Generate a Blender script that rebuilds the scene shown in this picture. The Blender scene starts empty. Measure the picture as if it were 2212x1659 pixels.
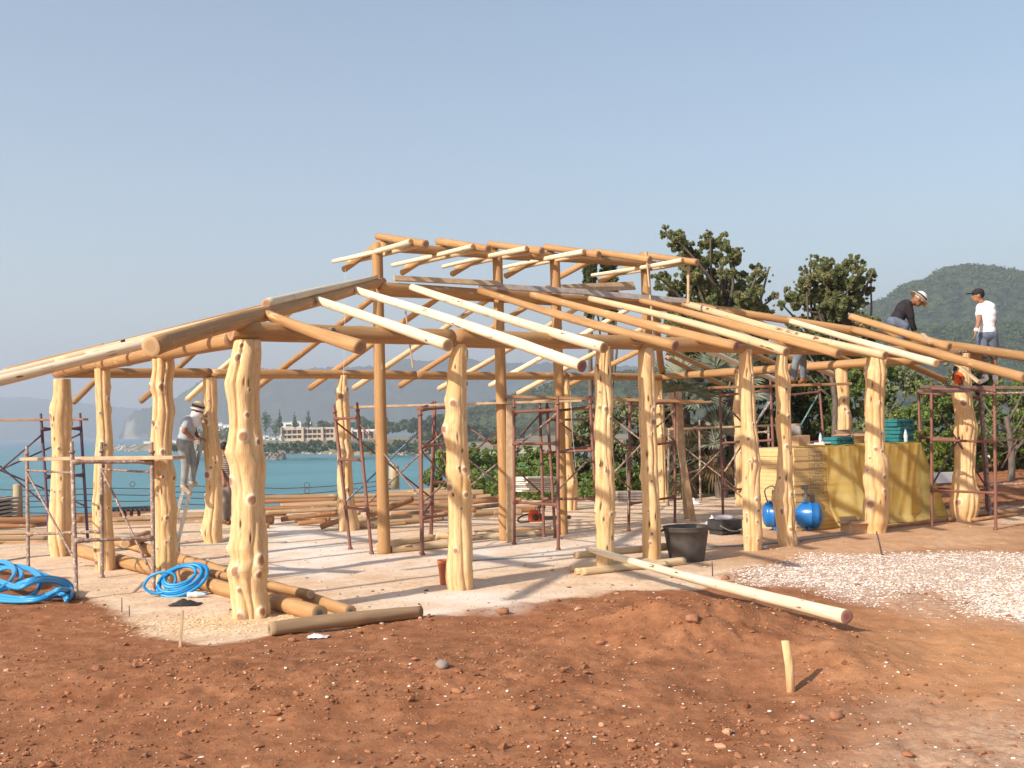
import bpy, math, random
import numpy as np
from mathutils import Vector, Matrix
random.seed(7); RS=np.random.RandomState(11)
SC=bpy.context.scene; COL=SC.collection
# ------------------------------------------------------------- camera
F=2387.2; Y0=919.2; ROLL=.0247; HC=1.8; PW,PH=2212.,1659.
PITCH=math.atan((Y0-PH/2)/F)
FW=np.array([0,math.cos(PITCH),math.sin(PITCH)]); UP=np.array([0,-math.sin(PITCH),math.cos(PITCH)]); RT=np.array([1.,0,0])
_c,_s=math.cos(ROLL),math.sin(ROLL)
CR=_c*RT-_s*UP; CU=_s*RT+_c*UP; O=np.array([0,0,HC])
cam=bpy.data.cameras.new('camera'); camo=bpy.data.objects.new('camera',cam); COL.objects.link(camo)
cam.sensor_fit='HORIZONTAL'; cam.sensor_width=36; cam.lens=F/PW*36; cam.clip_end=40000; cam.clip_start=.1
m=Matrix.Identity(4)
for i in range(3): m[i][0]=CR[i]; m[i][1]=CU[i]; m[i][2]=-FW[i]; m[i][3]=O[i]
camo.matrix_world=m; SC.camera=camo
# ------------------------------------------------------------- light
SUN_EL=math.radians(33); SX,SY=-.745,-.667        # horizontal direction towards the sun
w=bpy.data.worlds.new('World'); SC.world=w; w.use_nodes=True; nt=w.node_tree
sky=nt.nodes.new('ShaderNodeTexSky'); sky.sky_type='NISHITA'; sky.sun_disc=False
sky.sun_elevation=SUN_EL; sky.sun_rotation=math.atan2(SX,SY); sky.altitude=0; sky.air_density=1.1; sky.dust_density=1.0; sky.ozone_density=3.0
bg=nt.nodes['Background']; bg.inputs[1].default_value=.14
wb=nt.nodes.new('ShaderNodeMix'); wb.data_type='RGBA'; wb.blend_type='MULTIPLY'; wb.inputs[0].default_value=1; wb.inputs[7].default_value=(1.06,.94,.82,1)   # white balance of the sky light
nt.links.new(sky.outputs[0],wb.inputs[6]); nt.links.new(wb.outputs[2],bg.inputs[0])
sl=bpy.data.lights.new('sun','SUN'); sl.energy=4.5; sl.angle=math.radians(1.1); sl.color=(1,.90,.77)
so=bpy.data.objects.new('sun',sl); COL.objects.link(so)
so.rotation_euler=Vector((SX*math.cos(SUN_EL),SY*math.cos(SUN_EL),math.sin(SUN_EL))).to_track_quat('Z','Y').to_euler()
SC.view_settings.view_transform='Standard'; SC.view_settings.look='None'; SC.view_settings.exposure=.57; SC.view_settings.gamma=1
SC.cycles.use_denoising=True; SC.cycles.max_bounces=6; SC.cycles.volume_bounces=1; SC.cycles.transparent_max_bounces=12
# ------------------------------------------------------------- geometry of the view (photo measured in a 2212x1659 frame)
def ray(px,py): return FW+CR*((px-1106)/F)-CU*((py-829.5)/F)
def at(px,py,Y): d=ray(px,py); return O+d*(Y/d[1])
def zat(px,py,z): d=ray(px,py); return O+d*((z-HC)/d[2])
def isect(px,py,n,p0): d=ray(px,py); return O+d*(((p0-O)@n)/(d@n))
def gz(x,y): return .0026*x+.0059*(y-15)
GN=np.array([-.0026,-.0059,1.]); GP=np.array([0,15.,0])
def gp(px,py,h=0): return isect(px,py,GN,GP+np.array([0,0,h]))
BX,BY,YAW=.3216,17.627,.6297; BU,BW=6.30,3.59; ZB=2.715
UA=np.array([math.cos(YAW),math.sin(YAW),0]); VA=np.array([-math.sin(YAW),math.cos(YAW),0]); CC=np.array([BX,BY,0])
def LP(u,v,z): return CC+u*UA+v*VA+np.array([0,0,z])
ZHAT=np.array([0,0,1.])
# ------------------------------------------------------------- helpers
def tag(o,label=None,cat=None,group=None,kind=None):
    if label: o['label']=label
    if cat: o['category']=cat
    if group: o['group']=group
    if kind: o['kind']=kind
    return o
def empty(name,loc=(0,0,0)):
    o=bpy.data.objects.new(name,None); COL.objects.link(o); o.location=tuple(float(a) for a in loc); o.empty_display_size=.1
    return o
def build(name,V,FC,mats,parent=None,fm=None,col=None,smooth=True,attr2=None):
    """one mesh object; V in world coordinates, re-based on its parent or own base"""
    V=np.asarray(V,float)
    if parent is not None: org=np.array(parent['_org'])if '_org' in parent else np.array(parent.location)
    else: org=np.array([(V[:,0].min()+V[:,0].max())/2,(V[:,1].min()+V[:,1].max())/2,V[:,2].min()])
    me=bpy.data.meshes.new(name)
    if isinstance(FC,np.ndarray):
        nf,k=FC.shape
        me.vertices.add(len(V)); me.vertices.foreach_set('co',(V-org).astype(np.float32).ravel())
        me.loops.add(nf*k); me.loops.foreach_set('vertex_index',FC.astype(np.int32).ravel())
        me.polygons.add(nf); me.polygons.foreach_set('loop_start',np.arange(0,nf*k,k,dtype=np.int32))
        try: me.polygons.foreach_set('loop_total',np.full(nf,k,dtype=np.int32))
        except Exception: pass
        me.update(calc_edges=True)
    else:
        me.from_pydata([tuple(v) for v in (V-org)],[],[tuple(int(i) for i in f) for f in FC])
    me.validate()
    if not isinstance(mats,(list,tuple)): mats=[mats]
    for a in mats: me.materials.append(a)
    if fm is not None and len(fm)==len(me.polygons): me.polygons.foreach_set('material_index',np.asarray(fm,dtype=np.int32))
    me.polygons.foreach_set('use_smooth',np.full(len(me.polygons),smooth,dtype=bool))
    for nm,c in (('Col',col),('Zone',attr2)):
        if c is not None:
            a=me.color_attributes.new(nm,'FLOAT_COLOR','POINT'); cc=np.ones((len(V),4),np.float32); cc[:,:c.shape[1]]=c
            a.data.foreach_set('color',cc.ravel())
    o=bpy.data.objects.new(name,me); COL.objects.link(o)
    if parent is not None:
        o.parent=parent
        if '_org' in parent: pass
        o.location=(0,0,0)
        o['_org']=[float(a) for a in org]
    else: o.location=tuple(org); o['_org']=[float(a) for a in org]
    return o
def thing(name,loc,label,cat,group=None):
    o=empty(name,loc); o['_org']=[float(a) for a in loc]; return tag(o,label,cat,group)
class MB:
    """collects shapes of one object"""
    def __init__(s): s.V=[];s.F=[];s.M=[];s.n=0
    def add(s,V,F,m=0):
        V=np.asarray(V,float); s.V.append(V); s.F+= [tuple(int(i)+s.n for i in f) for f in F]; s.M+=[m]*len(F); s.n+=len(V)
    def box(s,c,size,ax=None,m=0,bev=.0):
        c=np.asarray(c,float); X,Y,Z=ax if ax is not None else (RT,np.array([0,1.,0]),ZHAT); a,b,d=[q/2 for q in size]
        P=[];
        if bev<=0:
            for sx,sy,sz in ((-1,-1,-1),(1,-1,-1),(1,1,-1),(-1,1,-1),(-1,-1,1),(1,-1,1),(1,1,1),(-1,1,1)): P.append(c+X*sx*a+Y*sy*b+Z*sz*d)
            s.add(P,[(0,3,2,1),(4,5,6,7),(0,1,5,4),(1,2,6,5),(2,3,7,6),(3,0,4,7)],m)
        else:
            e=bev; rings=[(-d,a-e,b-e),(-d+e,a,b),(d-e,a,b),(d,a-e,b-e)]
            for z,p,q in rings:
                k=e if abs(abs(z)-d)>1e-9 else e
                for sx,sy in ((-1,-1),(1,-1),(1,1),(-1,1)):
                    if sx*sy>0: pts=[(sx*p,sy*(q-k)),(sx*(p-k),sy*q)]
                    else: pts=[(sx*(p-k),sy*q),(sx*p,sy*(q-k))]
                    if (sx,sy) in ((-1,-1),(1,1)): pass
                    for u,v in pts: P.append(c+X*u+Y*v+Z*z)
            Fs=[tuple(range(7,-1,-1)),tuple(range(24,32))]
            for r in range(3):
                for i in range(8): j=(i+1)%8; Fs.append((r*8+i,r*8+j,(r+1)*8+j,(r+1)*8+i))
            s.add(P,Fs,m)
    def tube(s,pts,rad,seg=8,m=0,cap=True,closed=False):
        pts=[np.asarray(p,float) for p in pts]; n=len(pts)
        if not hasattr(rad,'__len__'): rad=[rad]*n
        P=[];prev=None
        for i,p in enumerate(pts):
            if closed: t=pts[(i+1)%n]-pts[i-1]
            else: t=pts[min(i+1,n-1)]-pts[max(i-1,0)]
            t=t/(np.linalg.norm(t)+1e-12)
            if prev is None:
                a=np.cross(t,ZHAT if abs(t[2])<.9 else RT); a/=np.linalg.norm(a)
            else:
                a=prev-t*(prev@t); a/=np.linalg.norm(a)+1e-12
            prev=a; b=np.cross(t,a)
            for k in range(seg): th=2*math.pi*k/seg; P.append(p+(a*math.cos(th)+b*math.sin(th))*rad[i])
        Fs=[]
        for i in range(n if closed else n-1):
            i2=(i+1)%n
            for k in range(seg): k2=(k+1)%seg; Fs.append((i*seg+k,i*seg+k2,i2*seg+k2,i2*seg+k))
        if cap and not closed: Fs.append(tuple(range(seg-1,-1,-1))); Fs.append(tuple((n-1)*seg+k for k in range(seg)))
        s.add(P,Fs,m)
    def lathe(s,c,prof,seg=24,m=0,ax=None,cap=True):
        X,Y,Z=ax if ax is not None else (RT,np.array([0,1.,0]),ZHAT); c=np.asarray(c,float); P=[]
        for r,z in prof:
            for k in range(seg): th=2*math.pi*k/seg; P.append(c+(X*math.cos(th)+Y*math.sin(th))*r+Z*z)
        Fs=[];n=len(prof)
        for i in range(n-1):
            for k in range(seg): k2=(k+1)%seg; Fs.append((i*seg+k,i*seg+k2,(i+1)*seg+k2,(i+1)*seg+k))
        if cap: Fs.append(tuple(range(seg-1,-1,-1))); Fs.append(tuple((n-1)*seg+k for k in range(seg)))
        s.add(P,Fs,m)
    def build(s,name,mats,parent=None,smooth=False): return build(name,np.concatenate(s.V),s.F,mats,parent,fm=s.M,smooth=smooth)
_LT={}
def lattice(seed,n=64):
    if seed not in _LT: _LT[seed]=np.random.RandomState(seed).rand(n,n)
    return _LT[seed]
def vnoise(x,y,seed=0):
    L=lattice(seed); n=64; xi=np.floor(x).astype(int); yi=np.floor(y).astype(int); fx=x-xi; fy=y-yi
    fx=fx*fx*(3-2*fx); fy=fy*fy*(3-2*fy)
    a=L[xi%n,yi%n];b=L[(xi+1)%n,yi%n];c=L[xi%n,(yi+1)%n];d=L[(xi+1)%n,(yi+1)%n]
    return (a*(1-fx)+b*fx)*(1-fy)+(c*(1-fx)+d*fx)*fy
def fbm(x,y,sc,oct=4,seed=0,rough=.5):
    t=0;a=1;s=0
    for i in range(oct): t=t+a*(vnoise(x*sc+17.3*i,y*sc-9.1*i,seed+i)-.5); s+=a; a*=rough; sc*=2.03
    return t/s
# ------------------------------------------------------------- materials
def nodes(name):
    m=bpy.data.materials.new(name); m.use_nodes=True; t=m.node_tree; return m,t,t.nodes['Principled BSDF']
def N(t,k,**kw):
    n=t.nodes.new(k)
    for a,b in kw.items():
        if a in n.inputs: n.inputs[a].default_value=b
        else: setattr(n,a,b)
    return n
def mix(t,f,a,b,mode='MIX'):
    n=t.nodes.new('ShaderNodeMix'); n.data_type='RGBA'; n.blend_type=mode
    for sock,v in ((n.inputs[0],f),(n.inputs[6],a),(n.inputs[7],b)):
        if isinstance(v,bpy.types.NodeSocket): t.links.new(v,sock)
        elif isinstance(v,(int,float)): sock.default_value=v
        else: sock.default_value=(*v,1)
    return n.outputs[2]
def noise(t,scale,detail=4,rough=.55,vec=None,stretch=None,dim=None,coord='Object'):
    n=t.nodes.new('ShaderNodeTexNoise'); n.inputs['Scale'].default_value=scale; n.inputs['Detail'].default_value=detail; n.inputs['Roughness'].default_value=rough
    if vec is None:
        tc=t.nodes.new('ShaderNodeTexCoord'); vec=tc.outputs[coord]
    if stretch:
        mp=t.nodes.new('ShaderNodeMapping'); mp.inputs['Scale'].default_value=stretch; t.links.new(vec,mp.inputs[0]); vec=mp.outputs[0]
    t.links.new(vec,n.inputs['Vector']); return n.outputs['Fac']
def ramp(t,f,a,b):
    n=t.nodes.new('ShaderNodeMapRange'); n.inputs[1].default_value=a; n.inputs[2].default_value=b; t.links.new(f,n.inputs[0]); return n.outputs[0]
def bump(t,p,h,strength=.3,dist=.02):
    b=t.nodes.new('ShaderNodeBump'); b.inputs['Strength'].default_value=strength; b.inputs['Distance'].default_value=dist
    t.links.new(h,b.inputs['Height']); t.links.new(b.outputs[0],p.inputs['Normal'])
def simple(name,c1,c2=None,scale=6,rough=.7,stretch=None,bmp=0,metal=0,lo=.35,hi=.65,bd=.01,spec=.3):
    m,t,p=nodes(name); p.inputs['Roughness'].default_value=rough; p.inputs['Metallic'].default_value=metal; p.inputs['Specular IOR Level'].default_value=spec
    if c2 is None: c2=tuple(q*.8 for q in c1)
    f=noise(t,scale,5,.6,stretch=stretch); c=mix(t,ramp(t,f,lo,hi),c2,c1); t.links.new(c,p.inputs['Base Color'])
    if bmp: bump(t,p,f,bmp,bd)
    return m
def attr(t,name,ch=None):
    a=t.nodes.new('ShaderNodeAttribute'); a.attribute_name=name
    if ch is None: return a.outputs['Color']
    s=t.nodes.new('ShaderNodeSeparateColor'); t.links.new(a.outputs['Color'],s.inputs[0]); return s.outputs[ch]
def randobj(t):
    o=t.nodes.new('ShaderNodeObjectInfo'); return o.outputs['Random']
def mat_log(name,base,dark,knot,var=.12,streak=.5):
    """peeled round log: grain runs along the log (attribute Col holds along / around / cap radius)"""
    m,t,p=nodes(name); p.inputs['Roughness'].default_value=.62; p.inputs['Specular IOR Level'].default_value=.25
    a=attr(t,'Col'); mp=t.nodes.new('ShaderNodeMapping'); mp.inputs['Scale'].default_value=(2.2,9,0); t.links.new(a,mp.inputs[0])
    oi=t.nodes.new('ShaderNodeObjectInfo'); cb=t.nodes.new('ShaderNodeCombineXYZ'); ml=t.nodes.new('ShaderNodeMath'); ml.operation='MULTIPLY'; ml.inputs[1].default_value=37
    t.links.new(oi.outputs['Random'],ml.inputs[0]); 
    for k in range(3): t.links.new(ml.outputs[0],cb.inputs[k])
    va=t.nodes.new('ShaderNodeVectorMath'); t.links.new(mp.outputs[0],va.inputs[0]); t.links.new(cb.outputs[0],va.inputs[1])
    g=noise(t,2.2,6,.65,vec=va.outputs[0]); c=mix(t,ramp(t,g,.35,.68),dark,base)
    g2=noise(t,1.0,2,.5,vec=va.outputs[0],stretch=(.6,.25,1)); c=mix(t,ramp(t,g2,.5,.75),c,tuple(q*.8 for q in base))
    g3=noise(t,3.2,2,.5,vec=va.outputs[0],stretch=(1.6,.5,1)); c=mix(t,ramp(t,g3,.665,.70),c,knot)
    hs=t.nodes.new('ShaderNodeHueSaturation'); mr=t.nodes.new('ShaderNodeMapRange'); mr.inputs[3].default_value=1-var; mr.inputs[4].default_value=1+var
    t.links.new(oi.outputs['Random'],mr.inputs[0]); t.links.new(mr.outputs[0],hs.inputs['Value']); t.links.new(c,hs.inputs['Color'])
    t.links.new(hs.outputs[0],p.inputs['Base Color']); bump(t,p,g,.25,.012)
    return m
def mat_end(name,outer,inner,mark=None):
    m,t,p=nodes(name); p.inputs['Roughness'].default_value=.75
    r=attr(t,'Col',2)
    rg=t.nodes.new('ShaderNodeMath'); rg.operation='SINE'; mu=t.nodes.new('ShaderNodeMath'); mu.operation='MULTIPLY'; mu.inputs[1].default_value=55
    t.links.new(r,mu.inputs[0]); t.links.new(mu.outputs[0],rg.inputs[0])
    c=mix(t,ramp(t,r,.45,.8),inner,outer); c=mix(t,ramp(t,rg.outputs[0],-1,2.5),c,tuple(q*.6 for q in inner))
    if mark: c=mix(t,ramp(t,r,.46,.30),c,mark)
    t.links.new(c,p.inputs['Base Color']); return m
M={}
M['pale']=mat_log('peeled pale log',(.74,.56,.35),(.58,.41,.23),(.20,.11,.06))
M['cream']=mat_log('peeled cream log',(.80,.68,.51),(.66,.52,.35),(.20,.12,.07))
M['brown']=mat_log('treated brown log',(.50,.29,.13),(.35,.185,.078),(.58,.38,.2))
M['red']=mat_log('weathered red brown log',(.36,.18,.085),(.24,.11,.05),(.5,.33,.2),.2)
M['grey']=mat_log('weathered and shade toned grey brown log',(.40,.265,.15),(.26,.165,.095),(.5,.38,.25),.2)
M['end']=mat_end('cut log end',(.55,.33,.17),(.38,.20,.11))
M['endp']=mat_end('cut log end pale',(.66,.44,.24),(.50,.30,.15))
M['endm']=mat_end('cut log end with pink mark',(.36,.19,.12),(.30,.14,.10),(.27,.07,.11))
M['endb']=mat_end('cut log end with blue mark',(.42,.26,.14),(.34,.20,.10),(.05,.11,.13))
M['plank']=simple('sawn plank',(.58,.42,.27),(.42,.28,.17),8,.75,(1,1,1),.2)
M['plankgrey']=simple('grey weathered plank',(.50,.44,.40),(.34,.28,.25),8,.8,None,.2)
M['plankbrown']=simple('stained plank',(.42,.23,.11),(.28,.15,.08),7,.75,None,.2)
M['plankdark']=simple('dark plank',(.20,.14,.12),(.12,.08,.07),7,.8,None,.2)  # darkest of the plank browns
def mat_rust(name,paint,rust,splash,amt=.6):
    m,t,p=nodes(name); p.inputs['Roughness'].default_value=.6
    f=noise(t,14,5,.65); c=mix(t,ramp(t,f,.4,.6),paint,rust); g=noise(t,30,3,.6); c=mix(t,ramp(t,g,amt,amt+.05),c,splash)
    t.links.new(c,p.inputs['Base Color']); bump(t,p,g,.3,.003); return m
M['steelred']=mat_rust('red lead painted scaffold steel',(.205,.07,.045),(.17,.075,.05),(.42,.32,.27),.66)
M['steelold']=mat_rust('cement spattered scaffold steel',(.30,.20,.15),(.20,.11,.08),(.48,.41,.35),.56)
M['steeldark']=mat_rust('dark and shade toned scaffold steel',(.07,.035,.07),(.09,.05,.07),(.2,.15,.15),.7)  # far left scaffold's shade is put into this dark purple; also dark braces
M['steelblue']=mat_rust('blue brace',(.10,.22,.36),(.16,.22,.28),(.5,.5,.5),.6)
M['steelteal']=mat_rust('teal brace',(.05,.22,.22),(.1,.2,.2),(.5,.5,.5),.6)
# ------------------------------------------------------------- ground
def poly_mask(x,y,pts,soft=.25,wob=.35,seed=3,sc=1.3):
    """1 inside a ground polygon (pixels of its outline put on the ground), ragged edge"""
    P=np.array([gp(a,b)[:2] for a,b in pts]); X=x+fbm(x,y,sc,4,seed)*wob*2; Y=y+fbm(x,y,sc,4,seed+9)*wob*2
    ins=np.zeros(x.shape,bool); dist=np.full(x.shape,1e9)
    n=len(P)
    for i in range(n):
        x1,y1=P[i];x2,y2=P[(i+1)%n]
        c=((y1>Y)!=(y2>Y))&(X<(x2-x1)*(Y-y1)/(y2-y1+1e-12)+x1); ins^=c
        dx,dy=x2-x1,y2-y1; t=np.clip(((X-x1)*dx+(Y-y1)*dy)/(dx*dx+dy*dy+1e-12),0,1)
        dist=np.minimum(dist,np.hypot(X-x1-t*dx,Y-y1-t*dy))
    return np.clip(.5+np.where(ins,dist,-dist)/(2*soft),0,1)
DUST=[(-500,1190),(0,1225),(120,1245),(165,1292),(200,1312),(290,1345),(340,1375),(450,1392),(600,1383),(720,1362),(900,1335),(1010,1325),(1130,1308),(1240,1290),(1330,1275),(1500,1275),(1570,1248),(1700,1200),(1850,1172),(2000,1150),(2100,1142),(2212,1132),(2700,1112),(2700,1096),(2212,1108),(2100,1114),(2020,1112),(1985,1080),(1900,1050),(1500,1030),(1000,1035),(560,1075),(100,1140),(-500,1130)]
WHITE1=[(555,1125),(760,1148),(850,1200),(700,1245),(575,1240)]
WHITE2=[(820,1290),(980,1272),(1180,1290),(1100,1312),(900,1332)]
WHITE3=[(860,1190),(1250,1150),(1400,1160),(1200,1215),(900,1230)]
ORANGE=[(1900,1320),(2100,1345),(2400,1390),(2400,1500),(2050,1570),(1880,1480)]
PALE=[(1850,1740),(1960,1640),(2110,1565),(2400,1490),(2500,1800)]
SAND=[(1500,1225),(1600,1150),(1800,1110),(2212,1125),(2212,1190),(1900,1200),(1650,1225)]
GRAV=[(1590,1238),(1740,1206),(1950,1200),(2150,1196),(2400,1215),(2400,1352),(2212,1348),(2110,1322),(2085,1290),(2000,1270),(1930,1282),(1850,1306),(1740,1275),(1620,1262)]
PALE2=[(1880,1215),(2150,1205),(2330,1260),(2300,1370),(2080,1345),(1960,1320),(1850,1300)]
def heap(x,y):
    h=0*x
    def g(px,py,rx,ry,hh,rot=0):
        c=gp(px,py); dx=x-c[0]; dy=y-c[1]; a=math.cos(rot)*dx+math.sin(rot)*dy; b=-math.sin(rot)*dx+math.cos(rot)*dy
        return hh*np.exp(-(a/rx)**2-(b/ry)**2)
    h=h+g(1470,1395,1.0,.60,.26)+g(1610,1372,.40,.42,.12)+g(1300,1345,.45,.35,.09)+g(1400,1390,.5,.5,.08)+g(1480,1310,.8,.25,.03)+g(1150,1480,1.6,.8,.06)+g(780,1500,1.5,.9,.06)
    h=h+g(300,1470,1.6,.7,.07)+g(1830,1440,.45,.5,.10)+g(1620,1495,.4,.28,-.06)+g(2250,1105,2.5,.9,.12)
    for (xa,ya,xb,yb) in ((1790,1700,2020,1345),(1990,1720,2150,1380)):   # faint wheel ruts
        A=gp(xa,ya);B=gp(xb,yb); dx,dy=B[0]-A[0],B[1]-A[1]; L2=math.hypot(dx,dy); s_=((x-A[0])*dy-(y-A[1])*dx)/L2+.08*np.sin(y*1.3); q_=((x-A[0])*dx+(y-A[1])*dy)/L2
        h=h-(.011*np.exp(-(s_/.13)**2)-.005*np.exp(-((np.abs(s_)-.24)/.09)**2))*np.clip(q_*2,0,1)*np.clip((L2-q_)*2,0,1)
    # a low bank of soil on the right behind the site
    h=h+.38/(1+np.exp(-((y-21.5-.0*x)*1.6)))/(1+np.exp(-((x-8.2)*2.5)))
    return h
def Hs(x,y):
    x=np.asarray(x,float); y=np.asarray(y,float)
    z=gz(x,y)+heap(x,y)
    red=1-poly_mask(x,y,DUST,.16,.30,3,1.9)
    near=np.clip((26-y)/6,0,1)
    hw=np.clip(heap(x,y)/.15,0,1)
    z=z+(red*(.038*fbm(x,y,1.3,4,21)+.030*fbm(x,y,8,4,31,.7)*1.7+.055*np.abs(fbm(x,y,12,4,77,.6))*(.3+hw)))*near+.012*fbm(x,y,3,4,41)+.06*red*near*.3
    z=z+hw*(.14*fbm(x,y,3.5,4,55,.65)+.05*np.abs(fbm(x,y,9,3,58)))
    # the ground falls to the sea behind the log pile on the left and centre
    edge=26.2+.12*(x+3)+np.clip(x+1.2,0,99)*2.2
    s=np.clip((y-edge)/1.0,0,60); z=z-np.where(s>0,np.minimum(s*.75,11.5),0)
    return z
def grid_mesh(name,xs,ys,zf,mat,colf=None,zonef=None,kind='structure'):
    X,Y=np.meshgrid(xs,ys); nx,ny=len(xs),len(ys); Z=zf(X,Y)
    V=np.stack([X.ravel(),Y.ravel(),Z.ravel()],1)
    i=np.arange(ny-1)[:,None]*nx+np.arange(nx-1)[None,:]; i=i.ravel(); FC=np.stack([i,i+1,i+nx+1,i+nx],1)
    o=build(name,V,FC,mat,col=colf(X.ravel(),Y.ravel()) if colf else None,attr2=zonef(X.ravel(),Y.ravel()) if zonef else None); o['kind']=kind; return o
def gcol(x,y):
    d=poly_mask(x,y,DUST,.085,.30,3,1.9); wn=.6+fbm(x,y,2.2,4,61)*1.6
    wh=np.clip((poly_mask(x,y,WHITE1,.5,.5,5)+poly_mask(x,y,WHITE2,.35,.4,6)+.75*poly_mask(x,y,WHITE3,.8,.6,7))*wn*1.4,0,1)
    gr=np.maximum(poly_mask(x,y,GRAV,.22,.35,8,1.8),0)
    return np.stack([d,wh,gr],1)
def gzone(x,y):
    return np.stack([poly_mask(x,y,ORANGE,.7,.5,9),poly_mask(x,y,PALE,.6,.6,10)+.8*poly_mask(x,y,PALE2,.5,.6,14),poly_mask(x,y,SAND,.6,.4,12)],1)
def mat_ground():
    m,t,p=nodes('site ground'); p.inputs['Roughness'].default_value=.95; p.inputs['Specular IOR Level'].default_value=.08
    f=noise(t,3,8,.62); f2=noise(t,45,5,.7); f3=noise(t,14,6,.7)
    red=mix(t,ramp(t,f,.34,.66),(.25,.102,.047),(.41,.187,.092)); red=mix(t,ramp(t,f3,.42,.8),red,(.215,.085,.042)); red=mix(t,ramp(t,f2,.66,.70),red,(.42,.24,.15))
    dust=mix(t,ramp(t,f,.38,.62),(.66,.465,.30),(.80,.63,.46)); dust=mix(t,ramp(t,f3,.42,.75),dust,(.56,.37,.25)); dust=mix(t,ramp(t,f2,.6,.68),dust,(.66,.55,.44))
    a0,a1,a2=attr(t,'Col',0),attr(t,'Col',1),attr(t,'Col',2); z0,z1,z2=attr(t,'Zone',0),attr(t,'Zone',1),attr(t,'Zone',2)
    c=mix(t,z0,red,mix(t,ramp(t,f,.3,.7),(.46,.22,.10),(.56,.29,.14)))
    c=mix(t,a0,c,dust); c=mix(t,z2,c,mix(t,ramp(t,f,.4,.6),(.50,.28,.15),(.56,.35,.21)))
    c=mix(t,a1,c,mix(t,ramp(t,f3,.35,.6),(.74,.63,.52),(.84,.76,.67)))
    zz=t.nodes.new('ShaderNodeMath'); zz.operation='MULTIPLY'; t.links.new(z1,zz.inputs[0]); t.links.new(ramp(t,f3,.3,.65),zz.inputs[1])
    c=mix(t,zz.outputs[0],c,(.68,.48,.33)); 
    gg=t.nodes.new('ShaderNodeMath'); gg.operation='MULTIPLY'; gg.inputs[1].default_value=.75; t.links.new(a2,gg.inputs[0])
    c=mix(t,gg.outputs[0],c,mix(t,ramp(t,f2,.35,.6),(.46,.30,.21),(.66,.54,.45)))
    t.links.new(c,p.inputs['Base Color'])
    ad=t.nodes.new('ShaderNodeMath'); ad.inputs[1].default_value=.6; ad.operation='MULTIPLY_ADD'; t.links.new(f2,ad.inputs[0]); t.links.new(f3,ad.inputs[2]); bump(t,p,ad.outputs[0],.55,.03)
    return m
MG=mat_ground()
ys=[3.6]
while ys[-1]<27.5: ys.append(ys[-1]*1.0052)
while ys[-1]<60: ys.append(ys[-1]*1.03)
xs=[-30,-24,-19,-16,-14,-12.5,-11.5]+list(np.arange(-10.8,16,.036))+[16.5,17,18,19.5,21.5,24,28,34,42,60]
grid_mesh('ground',np.array(xs),np.array(ys),Hs,MG,gcol,gzone)
def on(px,py,it=6):
    """point on the modelled ground seen at this pixel"""
    g=gp(px,py); ys_=np.linspace(max(3.5,g[1]-2.0),g[1]+1.2,600); d=ray(px,py); P=O[None]+d[None]*(ys_/d[1])[:,None]; h=Hs(P[:,0],P[:,1])
    i=int(np.argmax(P[:,2]<=h)); i=i if P[i,2]<=h[i] else len(ys_)-1; p=P[i].copy(); p[2]=h[i]; return p
# ------------------------------------------------------------- sea, far land
def mat_sea():
    m,t,p=nodes('sea water'); p.inputs['Roughness'].default_value=.30; p.inputs['IOR'].default_value=1.33; p.inputs['Specular IOR Level'].default_value=.4
    tc=t.nodes.new('ShaderNodeTexCoord'); sp=t.nodes.new('ShaderNodeSeparateXYZ'); t.links.new(tc.outputs['Object'],sp.inputs[0])
    f=noise(t,.01,4,.6,stretch=(1,3,1)); g=noise(t,.9,5,.65,stretch=(.5,1.3,1))
    c=mix(t,ramp(t,sp.outputs['Y'],450,1400),(.05,.25,.27),(.045,.15,.24)); c=mix(t,ramp(t,f,.35,.65),c,mix(t,.6,c,(.02,.13,.18))); c=mix(t,ramp(t,g,.5,.7),c,mix(t,.35,c,(.1,.3,.33)))
    t.links.new(c,p.inputs['Base Color']); bump(t,p,g,.8,.25); return m
SEA=-10.
sea=build('sea',[(-9000,20,SEA),(9000,20,SEA),(9000,11000,SEA),(-9000,11000,SEA)],[(0,1,2,3)],mat_sea(),smooth=False); sea.location=(0,0,SEA)
sea.data.vertices.foreach_set('co',np.array([-9000,20,0,9000,20,0,9000,11000,0,-9000,11000,0],np.float32)); sea['kind']='structure'
def mat_hill(name,g1,g2,rock,bsc,rk=.7,cl=0):
    m,t,p=nodes(name); p.inputs['Roughness'].default_value=1; p.inputs['Specular IOR Level'].default_value=0
    f=noise(t,bsc,8,.65); g=noise(t,bsc*3.6,7,.78); h=noise(t,bsc*3,7,.7,stretch=(1,1,3))
    c=mix(t,ramp(t,f,.35,.65),g1,g2); c=mix(t,ramp(t,g,.42,.60),c,tuple(q*.35 for q in g1)); c=mix(t,ramp(t,h,rk,rk+.06),c,rock)
    if cl:
        a=attr(t,'Col',0); c=mix(t,a,c,mix(t,ramp(t,g,.4,.7),(.44,.37,.30),(.28,.25,.20)))
    t.links.new(c,p.inputs['Base Color']); bump(t,p,g,1,.12/bsc*.8); return m
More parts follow.
